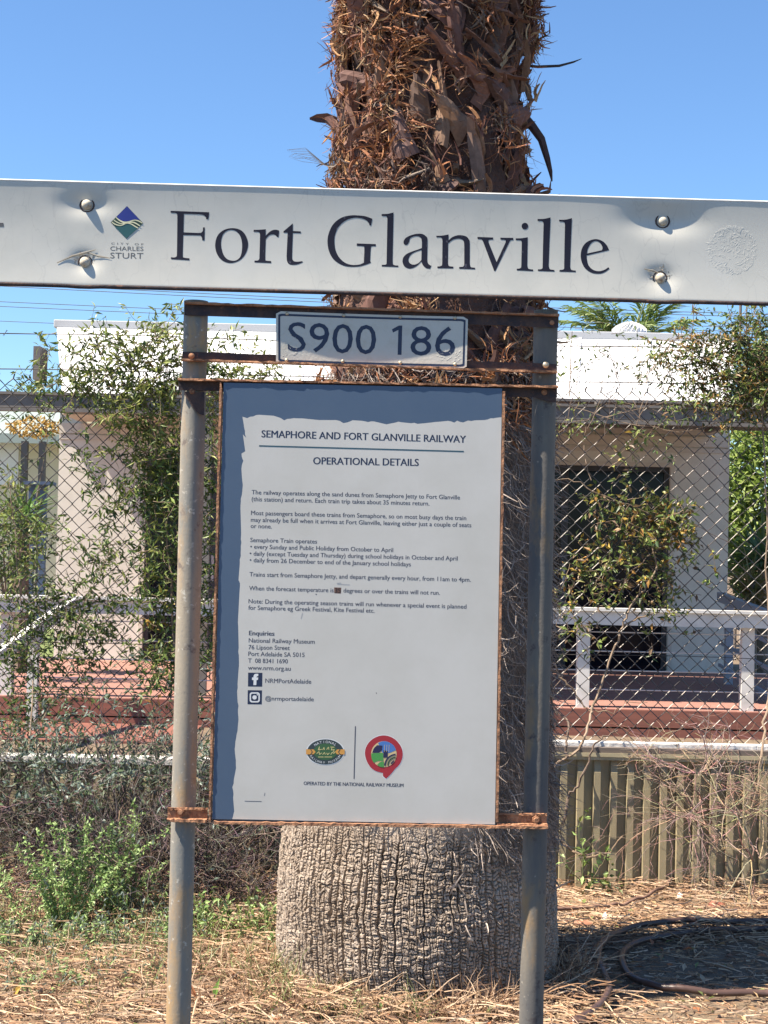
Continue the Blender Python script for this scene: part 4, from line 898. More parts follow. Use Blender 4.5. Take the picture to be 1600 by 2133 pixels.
# deck
DF = 13.6; deck = tag(empty('timber_deck', (0, DF, 0)), 'red stained timber deck with white railing in front of the house', 'deck')
y = .0; m = MB()
while y < HY - DF - .05:
    m.box((-4.6, y, dz - .03), (5.2, y + .088, dz)); y += .094
m.build('deck_boards', mt['deck'], deck)
m = MB(); m.box((-4.6, -.03, dz - .155), (5.2, -.001, dz - .004)); m.box((-4.6, -.03, dz - .33), (5.2, -.004, dz - .17)); m.build('fascia_boards', mt['decks'], deck)
m = MB(); m.box((-4.6, -1.25, -.08), (-1.55, -.04, .02)); m.build('lower_step', mt['decks'], deck)
rt = 1.6 - (1264 - 1153) / FPX * DF
rg = MB(); rg.box((-4.6, -.02, rt - .15), (5.2, .05, rt - .028)); rg.box((-4.6, -.05, rt - .0275), (5.2, .09, rt)); rgo = rg.build('railing', mt['rail'], deck)
for px in (10, 770, 1218, 1562):
    x = P(px, 1350, DF).x; b = MB(); b.box((x - .055, .052, dz - .05), (x + .055, .15, rt - .029)); b.build('railing_post', mt['rail'], deck)
b = MB()
for k in range(4): b.tube([(-4.6, .10, dz + .16 + k * .17), (5.2, .10, dz + .16 + k * .17)], .006, 5)
b.build('railing_cable', mt['cap'], deck)
# side stair rail at right, ramp rail at left
def rails(name, a, b, label, cat, mat, w=.07, h=.10, posts=3, drop=.9, bars=3):
    e = tag(empty(name, (0, 0, 0)), label, cat); m = MB(); m.bar(a, b, w, h); m.build('handrail', mat, e)
    for k in range(posts):
        p = Vector(a).lerp(Vector(b), (k + .5) / posts); q = MB(); q.box((p.x - .04, p.y - .04, p.z - drop), (p.x + .04, p.y + .04, p.z - h / 2 - .003)); q.build('rail_post', mat, e)
    for k in range(bars): m = MB(); m.bar(Vector(a) - Vector((0, 0, .25 * (k + 1))), Vector(b) - Vector((0, 0, .25 * (k + 1))), .02, .035); m.build('rail_bar', mat, e)
rails('stair_rail', P(1500, 1243, 17.0), P(1640, 1298, 14.0), 'grey sloping handrail beside the deck at far right', 'handrail', M('blue_grey_paint', (.28, .31, .36), .5), drop=.9)
rails('ramp_rail', P(-20, 1378, 11.5), P(150, 1258, 13.4), 'white sloping ramp rail at left of the deck', 'handrail', mt['rail'], drop=.8, posts=1, bars=0)
# pergola: charcoal beam across the front, a cover over its right part
pg = tag(empty('pergola', (0, 13.9, 0)), 'charcoal pergola beam with slim posts across the front of the deck', 'pergola')
zb1 = 1.6 + (HZ - 838) / FPX * 13.9; zb0 = 1.6 + (HZ - 872) / FPX * 13.9
m = MB(); m.box((-6.5, 0, zb0), (6.5, .09, zb1)); m.box((-6.5, -.02, zb1 + .0005), (6.5, .11, zb1 + .025)); m.build('beam', mt['gutter'], pg)
m = MB(); m.box((-2.2, .10, zb1 + .06), (4.6, 2.95, zb1 + .085)); m.build('cover', mt['gutter'], pg)
m = MB()
for k in range(9): m.box((-2.1 + k * .8, -.1, zb1 + .0255), (-2.04 + k * .8, 2.95, zb1 + .0595))
m.build('rafters', mt['gutter'], pg)
for x in (-6.0, -1.62, .45, 5.4): b = MB(); b.box((x - .045, .002, 0), (x + .045, .088, zb0 - .002)); b.build('pergola_post', mt['gutter'], pg)
# next yard at left: cream house, lawn, kerb, blue frame
nb = tag(empty('cream_house', (-9, 30, 0)), 'cream house with grey-green roof far behind the fence at left', 'house')
def npt(px, py, Y): p = P(px, py, Y); return Vector((p.x + 9, p.y - 30, p.z))
q0, q1 = npt(-260, 900, 30), npt(112, 905, 30)
m = MB(); m.box((q0.x, 0, 0), (q1.x + .6, 5, q1.z)); m.build('wall', mt['cream'], nb)
m = MB(); m.add([(q0.x, -.6, q1.z - .05), (q1.x + .9, -.6, q1.z - .05), (q1.x + .5, 3, q1.z + .9), (q0.x, 3, q1.z + 1.1)] , [(0, 1, 2, 3)]); m.box((q0.x, -.62, q1.z - .22), (q1.x + .9, -.5, q1.z - .04)); m.build('roof', mt['groof'], nb)
for px in (50, 87):
    p = npt(px, 1000, 29); b = MB(); b.box((p.x - .06, p.y - .06, 0), (p.x + .06, p.y + .06, q1.z - .21)); b.build('verandah_post', mt['frame'], nb)
m = MB(); p, q = npt(-60, 920, 29.9), npt(35, 1010, 29.9); m.box((p.x, -.05, q.z), (q.x, -.004, p.z)); m.build('window', M('white_blind', (.7, .7, .68), .5), nb)
lw = MB(); p = P(-250, 1210, 22); q = P(117, 1150, 30); lw.add([(-9, 21.5, .008), (-3.9, 21.5, .008), (-3.9, 28.3, .008), (-9, 28.3, .008)], [(0, 1, 2, 3)]); tag(lw.build('lawn', mt['lawn']), 'small green lawn', 'lawn', kind='structure')
lw = MB(); lw.add([(-12, 28.3, .012), (-3.2, 28.3, .012), (-3.2, 34, .012), (-12, 34, .012)], [(0, 1, 2, 3)]); tag(lw.build('path', mt['pave']), 'pale concrete path', 'path', kind='structure')
bf = tag(empty('garden_bench', (0, 24, 0)), 'dark blue metal frame bench in the yard at far left', 'bench')
A, B = P(55, 1003, 24), P(112, 1003, 24); m = MB(); m.box((A.x, -.2, A.z - .05), (B.x, .2, A.z)); m.build('seat', mt['blue'], bf)
for x in (A.x + .05, B.x - .2): b = MB(); b.box((x, -.05, 0), (x + .1, .05, A.z - .051)); b.build('leg', mt['blue'], bf)

# ------------------------------------------------------------ plants
GREEN = [(.10, .16, .035), (.14, .20, .045), (.065, .11, .03), (.18, .24, .06), (.045, .085, .03), (.22, .25, .075)]
YEL = [(.36, .25, .04), (.30, .16, .04), (.22, .22, .05)]
BROWN = [(.20, .13, .07), (.15, .10, .06)]
STEM = [(.22, .16, .11), (.28, .21, .15), (.15, .11, .085)]
def sprig(lv, st, p, d, steps, step, L, W, cols, leaves=2, wob=.35, grav=-.05, rad=.0016, flat_=.5, scol=STEM):
    pts = [p.copy()]
    for i in range(steps):
        d = (d + rv(wob) * Vector((1, flat_, 1)) if False else d + Vector((random.gauss(0, wob), random.gauss(0, wob * flat_), random.gauss(0, wob) + grav))).normalized(); p = p + d * step; pts.append(p.copy())
        for k in range(leaves):
            ld = (d * random.uniform(.0, .7) + rv(.75)).normalized(); nr = (Vector((-.2, -.35, .6)) + rv(.6)).normalized(); c = random.choice(cols); f = random.uniform(.75, 1.25)
            lv.leaf(p + rv(.004), ld, nr, L * random.uniform(.6, 1.25), W * random.uniform(.7, 1.2), tuple(x * f for x in c))
    st.tube(pts, [rad * (1 - .6 * i / steps) for i in range(steps + 1)], 4, random.choice(scol), False)
def vine(label, blobs, Y, L=.048, W=.013, cols=None, stems=(), leaves=2, group='vines climbing the chain-link fence', thick=.05, name='climbing_vine'):
    e = tag(empty(name, (P(blobs[0][0], blobs[0][1], Y).x, Y, 0)), label, 'vine', group); lv, st = MB(), MB(); off = Vector(e.location)
    for bx, by, rx, ry, n, cl in blobs:
        for k in range(n):
            x, y = random.gauss(bx, rx * .55), random.gauss(by, ry * .55); p = P(x, y, Y + random.gauss(0, thick)) - off
            a = random.random() * 6.28; sprig(lv, st, p, Vector((math.cos(a), random.gauss(0, .2), math.sin(a))), random.randint(3, 7), .028, L, W, cl or cols or GREEN, leaves)
    for poly, r0 in stems:
        pts = [P(x, y, (Y - .03) + (WY - .085 - (Y - .03)) * min(1, max(0, (y - 1480) / 50))) - off for x, y in poly]; fine = []
        for (a, b) in zip(pts, pts[1:]):
            for i in range(4): fine.append(a.lerp(b, i / 4) + rv(.004))
        fine.append(pts[-1]); st.tube(fine, [r0 * (1 - .5 * i / len(fine)) for i in range(len(fine))], 6, random.choice(STEM), True)
    st.build('stem', mt['twig'], e)
    lv.build('foliage', mt['leaf'], e)
    return e
YG = [(.24, .28, .07), (.30, .33, .09), (.17, .22, .05), (.10, .15, .035)]
vine('dense leafy vine covering the chain-link fence beside the left post', [(250, 745, 110, 50, 70, YG), (330, 720, 60, 55, 40, YG), (420, 745, 50, 40, 26, None), (200, 760, 90, 40, 26, None), (160, 790, 60, 30, 16, None), (300, 800, 110, 50, 90, YG), (320, 880, 85, 50, 62, YG), (345, 960, 65, 60, 50, YG), (365, 1050, 45, 80, 46, None), (350, 1020, 70, 70, 22, YG), (300, 1000, 50, 60, 40, None), (240, 1020, 70, 60, 30, None), (350, 1180, 55, 70, 34, None), (360, 1280, 55, 60, 32, None), (340, 1220, 60, 90, 18, YG), (250, 1150, 90, 60, 32, None), (200, 1250, 90, 50, 34, None), (350, 1380, 60, 50, 55, None), (445, 850, 16, 60, 30, YG), (440, 1000, 14, 120, 46, None), (440, 1250, 14, 150, 44, None), (470, 770, 50, 14, 16, YG), (560, 775, 90, 10, 26, YG), (360, 765, 40, 18, 8, YEL), (330, 1310, 40, 50, 8, YEL)], FY - .05,
     stems=[([(372, 1500), (360, 1300), (345, 1100), (330, 950), (300, 820), (270, 740)], .006), ([(380, 1480), (395, 1250), (370, 1000), (380, 800)], .005), ([(290, 970), (340, 950), (385, 930)], .004), ([(160, 830), (230, 780), (330, 700), (372, 660)], .003), ([(120, 760), (180, 705), (300, 690), (350, 668)], .002)])
vine('thin vine with small dark leaves spread over the wire at far left', [(20, 1040, 40, 60, 16, YG), (40, 1110, 50, 60, 28, None), (60, 1180, 60, 50, 26, None), (60, 1290, 70, 50, 60, None), (140, 1300, 70, 50, 50, None), (40, 1380, 60, 60, 36, None), (150, 1390, 80, 60, 36, None), (100, 1470, 100, 50, 26, None), (20, 1500, 40, 50, 20, None), (100, 815, 70, 20, 16, YG), (60, 870, 40, 30, 6, None), (150, 900, 60, 60, 8, None)], FY - .03, L=.038, W=.013,
     stems=[([(60, 1560), (70, 1400), (40, 1250), (30, 1100), (20, 1000)], .004), ([(10, 1450), (120, 1440), (250, 1470), (350, 1440)], .003), ([(90, 1500), (150, 1380), (180, 1250), (240, 1130)], .003)])
c6 = lambda X, Y: (1050 + .34375 * X, 1250 + .34375 * Y)
MIX = GREEN + [(.24, .27, .07), (.30, .33, .09)] + YEL + BROWN
vine('vine clump of mixed green, yellow and brown leaves before the dark glass door', [(1300, 1060, 50, 40, 18, MIX), (1325, 1100, 65, 42, 34, MIX), (1250, 1105, 45, 45, 8, MIX), (1385, 1080, 45, 40, 22, MIX), (1420, 1110, 50, 40, 22, MIX), (1230, 1190, 60, 60, 10, None), (1320, 1200, 70, 50, 12, MIX), (1380, 1180, 50, 80, 10, None), (1240, 1210, 20, 16, 11, None), (1180, 1180, 20, 40, 7, None), (1180, 1300, 30, 40, 14, None), (1280, 980, 50, 50, 5, None), (1360, 1300, 60, 50, 10, None), (1430, 1200, 40, 50, 8, None)], FY - .04, L=.040, W=.017, cols=MIX,
     stems=[([c6(*q) for q in [(330, 1440), (300, 1260), (262, 1200), (262, 1080), (310, 1000), (430, 930), (490, 830), (530, 700), (540, 640), (600, 480), (680, 270), (720, 160), (750, 60), (850, -60), (930, -200), (870, -420)]], .0085),
            ([c6(*q) for q in [(360, 1360), (400, 1170), (450, 1110), (510, 980), (540, 880), (600, 830), (690, 790)]], .007), ([c6(*q) for q in [(380, 950), (370, 880), (400, 780), (380, 720), (330, 690), (280, 650)]], .007),
            ([c6(*q) for q in [(730, 150), (850, 100), (930, 70), (990, 30)]], .004), ([c6(*q) for q in [(280, 370), (350, 470), (430, 560), (480, 640), (540, 680)]], .005), ([c6(*q) for q in [(290, 560), (360, 450), (450, 340), (560, 250)]], .003),
            ([c6(*q) for q in [(540, 660), (660, 680), (740, 620), (870, 620)]], .003), ([c6(*q) for q in [(340, 1450), (430, 1530), (520, 1560), (640, 1530), (720, 1430)]], .006), ([(1230, 1230), (1300, 1205), (1350, 1160), (1390, 1130), (1440, 1090), (1520, 1130)], .003), ([(1150, 995), (1195, 1000), (1250, 1030), (1330, 1060), (1400, 1090)], .003)])
vine('sparse bare-stemmed vine arching over the top of the fence at right', [(1190, 740, 16, 60, 10, None), (1190, 870, 30, 25, 7, YG), (1250, 900, 70, 30, 5, None), (1310, 760, 60, 50, 6, None), (1390, 760, 60, 40, 20, None), (1340, 870, 80, 40, 8, None), (1440, 860, 60, 40, 10, None)], FY - .03, L=.034, W=.011,
     stems=[([(1185, 830), (1188, 760), (1192, 690)], .003), ([(1175, 900), (1205, 780), (1250, 735), (1310, 745), (1340, 820)], .0022), ([(1280, 900), (1290, 800), (1270, 730), (1230, 712), (1190, 722)], .002), ([(1200, 850), (1300, 880), (1420, 900), (1540, 870)], .0022), ([(1330, 880), (1350, 780), (1400, 710), (1440, 690), (1490, 700)], .002), ([(1230, 1000), (1215, 940), (1220, 880), (1300, 810), (1400, 780)], .002)] +
     [([(random.uniform(1170, 1420), random.uniform(860, 920)), (random.uniform(1170, 1420), random.uniform(790, 840)), (random.uniform(1200, 1460), random.uniform(720, 760)), (random.uniform(1200, 1480), random.uniform(720, 830))], .0015) for k in range(12)])
ORG = GREEN + [(.30, .17, .04), (.22, .13, .05), (.33, .24, .06)]
vine('thick vine of green and orange leaves on the fence top at far right', [(1560, 680, 50, 40, 60, None), (1580, 760, 50, 60, 110, ORG), (1500, 740, 70, 40, 60, ORG), (1440, 730, 60, 30, 34, ORG), (1540, 820, 70, 40, 70, ORG), (1480, 800, 70, 40, 40, ORG), (1600, 850, 50, 50, 40, None), (1400, 720, 40, 20, 14, ORG), (1690, 760, 60, 90, 90, ORG)], FY - .03, L=.038, W=.012,
     stems=[([(1600, 900), (1560, 820), (1500, 760), (1420, 720), (1360, 705)], .004), ([(1590, 860), (1570, 740), (1540, 660), (1560, 640)], .003), ([c6(*q) for q in [(1470, 1360), (1530, 1180), (1560, 950), (1580, 740), (1605, 600), (1620, 400), (1600, 100), (1590, -500), (1560, -1200)]], .007)])

def dry_shrub(label, base, n, L, spread, cols, r0=.004, up=.6, twist=.35, group='dry twiggy shrubs below the fence', leaf=None, side=(0, 0, 0), gens=2):
    e = tag(empty('dry_shrub', base), label, 'shrub', group); st, lv = MB(), MB()
    def grow(p, d, l, r, g):
        k = 7; pts = [p.copy()]
        for i in range(k):
            d = (d + rv(twist * .5) + Vector(side) * .12).normalized(); p = p + d * (l / k); pts.append(p.copy())
            if g > 0 and i > 0 and random.random() < .75: grow(p.copy(), (d + rv(.75)).normalized(), l * random.uniform(.35, .7), r * .55, g - 1)
            if leaf and g == 0 and random.random() < leaf[3] * min(1, max(.12, (p.z - leaf[5]) / .15)):
                for q in range(leaf[4]): c = random.choice(leaf[2]); f = random.uniform(.75, 1.25); lv.leaf(p + rv(.006), (d + rv(.8)).normalized(), (Vector((-.3, -.3, .6)) + rv(.6)), leaf[0] * random.uniform(.6, 1.2), leaf[1] * random.uniform(.7, 1.2), tuple(x * f for x in c))
        st.tube(pts, [r * (1 - .6 * i / k) for i in range(k + 1)], 4, tuple(x * random.uniform(.75, 1.2) for x in random.choice(cols)), False)
    for i in range(n):
        a = random.random() * 6.28; q = random.random() ** .5
        grow(Vector((spread[0] * q * math.cos(a), spread[1] * q * math.sin(a), 0)), (Vector((math.cos(a) * .7, math.sin(a) * .5, up)) + rv(.35)).normalized(), L * random.uniform(.6, 1.2), r0, gens)
    st.build('branches', mt['twig'], e)
    if leaf: lv.build('foliage', mt['leaf'], e)
    return e
DT = [(.12, .095, .09), (.19, .155, .14), (.07, .055, .055)]; TAN = [(.36, .27, .19), (.30, .22, .16), (.42, .33, .24)]  # DT: twig colours darkened to carry the undergrowth's shade
SAGE = [(.15, .20, .17), (.19, .24, .21), (.10, .145, .10), (.13, .17, .10)]
def gp(px, py): # ground point under a pixel
    d = FW + RT * ((px - CX) / FPX) - UP * ((py - CY) / FPX); t = -EYE / d.z; q = CAM + d * t; return Vector((q.x, q.y, gzf(q.x, q.y)))
dry_shrub('grey-green leafy shrub with bare stems between left post and far-left wall', (P(250, 1800, 7.2).x, 7.2, .1), 48, .64, (.40, .12), DT, .005, .9, .4, leaf=(.035, .012, SAGE + [(.07, .11, .045)], .95, 2, .34))
dry_shrub('dark tangle of dead twigs at the foot of the far-left wall', (P(90, 1800, 7.1).x, 7.1, .05), 56, .62, (.5, .14), DT, .004, .8, .5, leaf=(.03, .011, [(.06, .08, .04), (.10, .09, .07)], .6, 1, .2))
dry_shrub('grey tangle of dead twigs between left post and palm', (P(500, 1800, 6.95).x, 6.95, .06), 34, .48, (.28, .16), DT, .004, .7, .55)
dry_shrub('grey tangle of dead twigs just left of the left post', (P(330, 1800, 6.9).x, 6.9, .05), 46, .50, (.34, .14), DT, .004, .55, .5)
dry_shrub('spreading bare tan shrub against the ribbed wall', P(1475, 1720, 7.3), 10, .42, (.05, .03), TAN, .004, 1.0, .35, side=(-.5, 0, .1))
dry_shrub('fine brown twig spray sweeping over the white sleeper', P(1450, 1610, 7.3), 12, .30, (.04, .03), [(.30, .21, .17), (.36, .26, .21)], .0028, .6, .4, side=(-.7, 0, .25))
dry_shrub('drooping pinkish dry twig spray in front of the ribbed wall', P(1420, 1700, 7.22), 18, .32, (.04, .04), [(.33, .23, .19), (.27, .18, .15)], .0022, .1, .3, side=(-.55, -.1, -.55))
dry_shrub('pale leafless shrub at the right edge by the wall foot', P(1570, 1790, 7.15), 16, .40, (.12, .05), TAN, .0035, .7, .45, side=(-.3, 0, 0))
dry_shrub('dark leafless brush heaped behind the left post', (P(380, 1800, 6.8).x, 6.8, .03), 44, .46, (.22, .12), DT, .0035, .7, .55)
dry_shrub('low brown brush spreading forward behind the bright green tufts', (P(120, 1880, 6.75).x, 6.75, .02), 40, .30, (.5, .16), [(.20, .14, .10), (.28, .20, .14), (.13, .09, .075)], .003, .35, .6)
dry_shrub('low tangle of brown stems between left post and palm foot', (P(500, 1900, 6.5).x, 6.5, .02), 24, .26, (.24, .14), [(.24, .16, .11), (.30, .21, .15), (.15, .10, .08)], .0028, .4, .6)
def herb(label, px, py, Y, n, h, spread, cols, L=.022, W=.009, group='green weeds in the dry grass', leaves=5, wob=.12, name='weed'):
    p0 = P(px, py, Y); e = tag(empty(name, (p0.x, Y, gzf(p0.x, Y))), label, 'plant', group); lv, st = MB(), MB()
    for k in range(n):
        a = random.random() * 6.28; q = random.random() ** .6 * spread; s = int(h * random.uniform(.6, 1.1) / .02)
        st.tube([(0, 0, .004), (q * math.cos(a), q * math.sin(a) * .6, .006)], .002, 4, (.2, .16, .1)); sprig(lv, st, Vector((q * math.cos(a), q * math.sin(a) * .6, 0)), Vector((math.cos(a) * .35, math.sin(a) * .3, 1)), s, .02, L, W, cols, leaves, wob, .03, .002, 1, [(.16, .20, .08), (.25, .2, .12)])
    st.build('stems', mt['twig'], e); lv.build('foliage', mt['leaf'], e); return e
LIME = [(.25, .38, .13), (.30, .43, .15), (.19, .30, .09), (.34, .46, .19)]
herb('bright green saltbush, the taller pair of tufts left of the left post', 132, 1950, 6.35, 26, .46, .065, LIME, .022, .010)
herb('bright green tuft leaning close to the left post', 248, 1945, 6.5, 18, .50, .045, LIME, .022, .010)
herb('low grey-green plant at the far left edge of the dry grass', 60, 1985, 6.1, 40, .14, .2, LIME + SAGE, .022, .008)
herb('low grey-green ground plant between bright tufts and left post', 300, 1990, 6.15, 60, .13, .26, SAGE + LIME, .022, .007)
herb('pale loose weed in the bottom left corner of the grass', 60, 2070, 5.5, 26, .16, .24, SAGE + LIME, .026, .007, leaves=2, wob=.25)
herb('sprawling grey-green weed between corner grass and left post', 230, 2045, 5.65, 22, .13, .22, SAGE + LIME, .024, .007, leaves=2, wob=.28)
herb('thin upright pale weed at far left before the dark brush', 25, 1960, 6.35, 14, .32, .12, LIME, .022, .009, leaves=3, wob=.16)
herb('loose taller weed stems just left of the left post', 325, 1955, 6.4, 12, .30, .14, LIME + SAGE, .026, .009, leaves=2, wob=.22)
herb('loose green weeds spreading between left post and palm foot', 490, 1960, 6.2, 22, .20, .2, LIME + GREEN, .028, .011, leaves=2, wob=.25)
herb('small leafy weed just right of the left post', 435, 1945, 6.3, 12, .16, .10, LIME + GREEN, .03, .014, leaves=2)
herb('green shoots beside the left edge of the palm trunk', 540, 1935, 6.3, 9, .22, .09, LIME + GREEN, .036, .016, leaves=1, wob=.2)
herb('small green sprouts at the foot of the palm trunk', 720, 2040, 5.25, 7, .09, .18, LIME + GREEN, .028, .013, leaves=1, wob=.3)
herb('scattered green sprouts in front of the palm trunk base', 600, 2060, 5.3, 5, .08, .16, LIME + GREEN, .028, .013, leaves=1, wob=.3)
herb('single green shoot with broad leaves against the ribbed wall', 1235, 1850, 7.25, 5, .42, .04, GREEN + LIME, .04, .018, leaves=1, wob=.22)
herb('short green sprig at the wall foot right of the right post', 1300, 1850, 7.2, 4, .14, .05, GREEN, .04, .018, leaves=1, wob=.3)
# yucca and hedge beyond the house's right end; spiky plant in the left yard
def yucca(label, px, py, Y, n, L, W, cols, cz, name='yucca'):
    c = P(px, py, Y); e = tag(empty(name, (c.x, Y, 0)), label, 'plant', 'spiky plants'); st = MB(); st.tube([(0, 0, 0), (0, 0, c.z)], [.09, .06], 8, (.2, .16, .12)); st.build('trunk', mt['twig'], e); lv = MB()
    for k in range(n):
        d = rv(1); d.z = abs(d.z) * .8 - .25; d.normalize(); p = Vector((0, 0, c.z - random.random() * .25)); pts = [p]; q = d.copy()
        for i in range(4): p = p + q * (L / 4); pts.append(p); q = (q + Vector((0, 0, -.10))).normalized()
        f = random.uniform(.7, 1.3); cc = random.choice(cols if d.z > -.1 else cols + [(.22, .16, .06)] * 4); lv.strip(pts, [W, W * 1.1, W, W * .7, .004], d.cross(Vector((0, 0, 1))), tuple(x * f for x in cc))
    lv.build('foliage', mt['leaf'], e)
yucca('spiky yucca beside the hedge at far right', 1590, 1150, 19, 90, .62, .045, [(.10, .17, .06), (.14, .22, .08), (.08, .13, .05)], 1)
yucca('second, browner yucca low at far right behind the rail', 1565, 1215, 18.5, 70, .5, .04, [(.16, .17, .06), (.22, .18, .08)], 1)
yucca('small spiky green plant in the yard at far left', 50, 1060, 16, 80, .42, .04, [(.12, .22, .06), (.16, .28, .08)], 1)
def crown_tree(name, label, cat, c, r, n, L, W, cols, group=None, trunk=True):
    e = tag(empty(name, (c.x, c.y, 0)), label, cat, group); lv = MB(); st = MB()
    for k in range(n):
        d = rv(1).normalized(); q = (.45 + .55 * random.random() ** .5) * (.72 + .56 * float(fnoise(d.x * 2.3 + 5, d.z * 2.3 + d.y * 1.7 + 5)))
        p = Vector((d.x * r[0] * q, d.y * r[1] * q, c.z + d.z * r[2] * q)); cc = random.choice(cols); f = random.uniform(.75, 1.25)
        lv.leaf(p, (d + rv(.8)).normalized(), (d + Vector((0, 0, .5)) + rv(.5)), L * random.uniform(.6, 1.2), W * random.uniform(.7, 1.2), tuple(x * f for x in cc))
    for k in range(7 if r[2] > .2 else 1):
        a = k * .9; tk = min(.08, r[0] * .05) * (1 if r[2] > .2 else .6); st.tube([(0, 0, 0), (tk * math.cos(a), tk * math.sin(a), c.z * .6), (r[0] * .5 * math.cos(a), r[1] * .5 * math.sin(a), c.z + r[2] * .2)], [tk, tk * .7, tk * .25], 6, (.2, .15, .11))
    st.build('trunk', mt['twig'], e); lv.build('crown', mt['leaf'], e)
LH = [(.17, .25, .05), (.22, .30, .07), (.12, .19, .04), (.26, .33, .09)]
hc = P(1585, 1010, 22); crown_tree('hedge', 'tall yellow-green hedge beyond the right end of the house', 'hedge', Vector((hc.x + .35, 22, hc.z - .2)), (.95, .8, 1.75), 8000, .16, .075, LH)
hc = P(1600, 800, 23); crown_tree('tree', 'dark green tree rising above the fence at far right', 'tree', Vector((hc.x + .7, 23.5, hc.z)), (1.1, 1, 1.0), 5000, .15, .06, GREEN)
hc = P(80, 822, 60); crown_tree('tree', 'distant tree top just showing above the beam at far left', 'tree', Vector((hc.x, 60, hc.z - .9)), (1.6, 1, 1.3), 900, .3, .14, GREEN)
hc = P(75, 885, 27); crown_tree('shrub', 'orange-yellow shrub against the cream house at left', 'shrub', Vector((hc.x, 27, hc.z - .05)), (.5, .3, .16), 500, .08, .05, [(.42, .26, .06), (.5, .33, .1)])
hc = P(20, 1130, 15); crown_tree('shrub', 'green leafy shrub low at the far left edge of the yard', 'shrub', Vector((hc.x, 15, hc.z)), (.36, .3, .42), 900, .08, .03, LH + GREEN)
tl = MB()
for k in range(12000):       # belt of trees far behind the houses
    x = random.uniform(-90, 90); h = 3.0 + 3.2 * float(fnoise(x * .16 + 90, 3)); z = h * random.random() ** .7; y = 78 + 5 * float(vnoise(x * .3, 8)) + random.gauss(0, 1.5)
    c = random.choice(GREEN); f = random.uniform(.6, 1.1); tl.leaf(Vector((x, y, z)), rv(1), Vector((-.3, -.5, .6)) + rv(.5), random.uniform(.5, 1.1), random.uniform(.25, .5), tuple(q * f for q in c))
tag(tl.build('woodland', mt['leaf']), 'low belt of dark green trees far behind the houses', 'trees', kind='stuff')
# far palm behind the roof
fp = P(1300, 735, 26); e = tag(empty('palm_tree', (fp.x, 26, 0)), 'feathery green palm crown behind the white roof', 'palm tree'); m = MB(); m.tube([(0, 0, 0), (.1, 0, fp.z)], [.25, .18], 10, (.2, .16, .12)); m.build('trunk', mt['twig'], e)
for k in range(34):
    fr = MB(); a = k * 2.4; el = random.uniform(-.15, 1.25); d = Vector((math.cos(a) * math.cos(el), math.sin(a) * math.cos(el), math.sin(el))); p = Vector((.1, 0, fp.z)); pts = [p]; L = random.uniform(1.4, 1.9)
    for i in range(9): p = p + d * (L / 9); pts.append(p); d = (d + Vector((0, 0, -.10))).normalized()
    fr.tube(pts, [.018 * (1 - .8 * i / 9) for i in range(10)], 4, (.22, .25, .08), False)
    sd = Vector((-math.sin(a), math.cos(a), 0))
    for i in range(1, 10):
        for s in (-1, 1):
            for j in (0, .33, .66):
                q = pts[i - 1].lerp(pts[i], j); t = (pts[i] - pts[i - 1]).normalized(); dd = (sd * s * .8 + t * .8 + Vector((0, 0, -.15)) + rv(.1)).normalized(); c = random.choice([(.14, .21, .06), (.20, .27, .08), (.10, .16, .05)])
                fr.leaf(q, dd, Vector((0, 0, 1)) + rv(.3), .40 * math.sin(math.pi * (.15 + .8 * i / 10)), .05, c, .3)
    fr.build('frond', mt['leaf'], e)

# ------------------------------------------------------------ overhead lines and a mast
for k, (ya, yb, Y) in enumerate(((588, 632, 34), (595, 638, 34.5), (630, 672, 38), (640, 681, 38.5), (672, 706, 42))):
    a, b = P(-300, ya - 16, Y), P(1900, yb + 30 - (14 if k > 1 else 0), Y); m = MB(); m.tube([a.lerp(b, i / 20) - Vector((0, 0, .12 * math.sin(math.pi * i / 20))) for i in range(21)], .0085, 5)
    tag(m.build('power_line', mt['cable']), 'thin overhead power line crossing the sky below the name board', 'power line', 'overhead power lines')
for px, top, lab in ((1544, 628, 'thicker of two dark thin masts at far right behind the fence vine'), (1557, 632, 'thinner of two dark thin masts at far right behind the fence vine')):
    a = P(px, 560, 24); m = MB(); m.tube([(a.x, 24, 0), (a.x, 24, a.z)], .022 if px == 1544 else .012, 8); tag(m.build('mast', mt['timber']), lab, 'mast', 'thin masts')

# ------------------------------------------------------------ poly pipe, litter, twigs
def pipe_pts(pp, lift=.012):
    q = spline([(x, y) for x, y in pp], close=False, k=6); out = []
    for x, y in q: g = gp(x, y); out.append(Vector((g.x, g.y, g.z + lift)))
    return out
def pipe(label, pp, lift):
    m = MB(); m.tube(pipe_pts(pp, lift), .0132, 10); tag(m.build('irrigation_pipe', mt['hose'], smooth=True), label, 'pipe', 'loops of dark irrigation pipe')
pipe('outer loop of dark brown pipe curling down beside the right post', [(1720, 1948), (1600, 1942), (1450, 1939), (1360, 1947), (1285, 1972), (1250, 2003), (1247, 2035), (1262, 2070), (1268, 2098), (1250, 2128), (1220, 2160)], .045)
pipe('inner bend of dark pipe lying in the palm shadow at right', [(1720, 1950), (1600, 1951), (1480, 1955), (1385, 1968), (1315, 1990), (1294, 2020), (1310, 2053), (1355, 2074), (1430, 2086), (1600, 2092), (1720, 2095)], .030)
def ground_stick(label, pp, r, cols, lift=.02, g='sticks lying on the ground'):
    m = MB(); m.tube([p + rv(.004) for p in pipe_pts(pp, lift)], r, 6, random.choice(cols)); tag(m.build('stick', mt['twig'], smooth=True), label, 'stick', g)
ground_stick('long brown creeping stem on the litter below the ribbed wall', [(1600, 1800), (1530, 1835), (1430, 1838), (1390, 1862), (1340, 1890), (1250, 1908), (1160, 1912)], .008, [(.20, .12, .09)], .05)
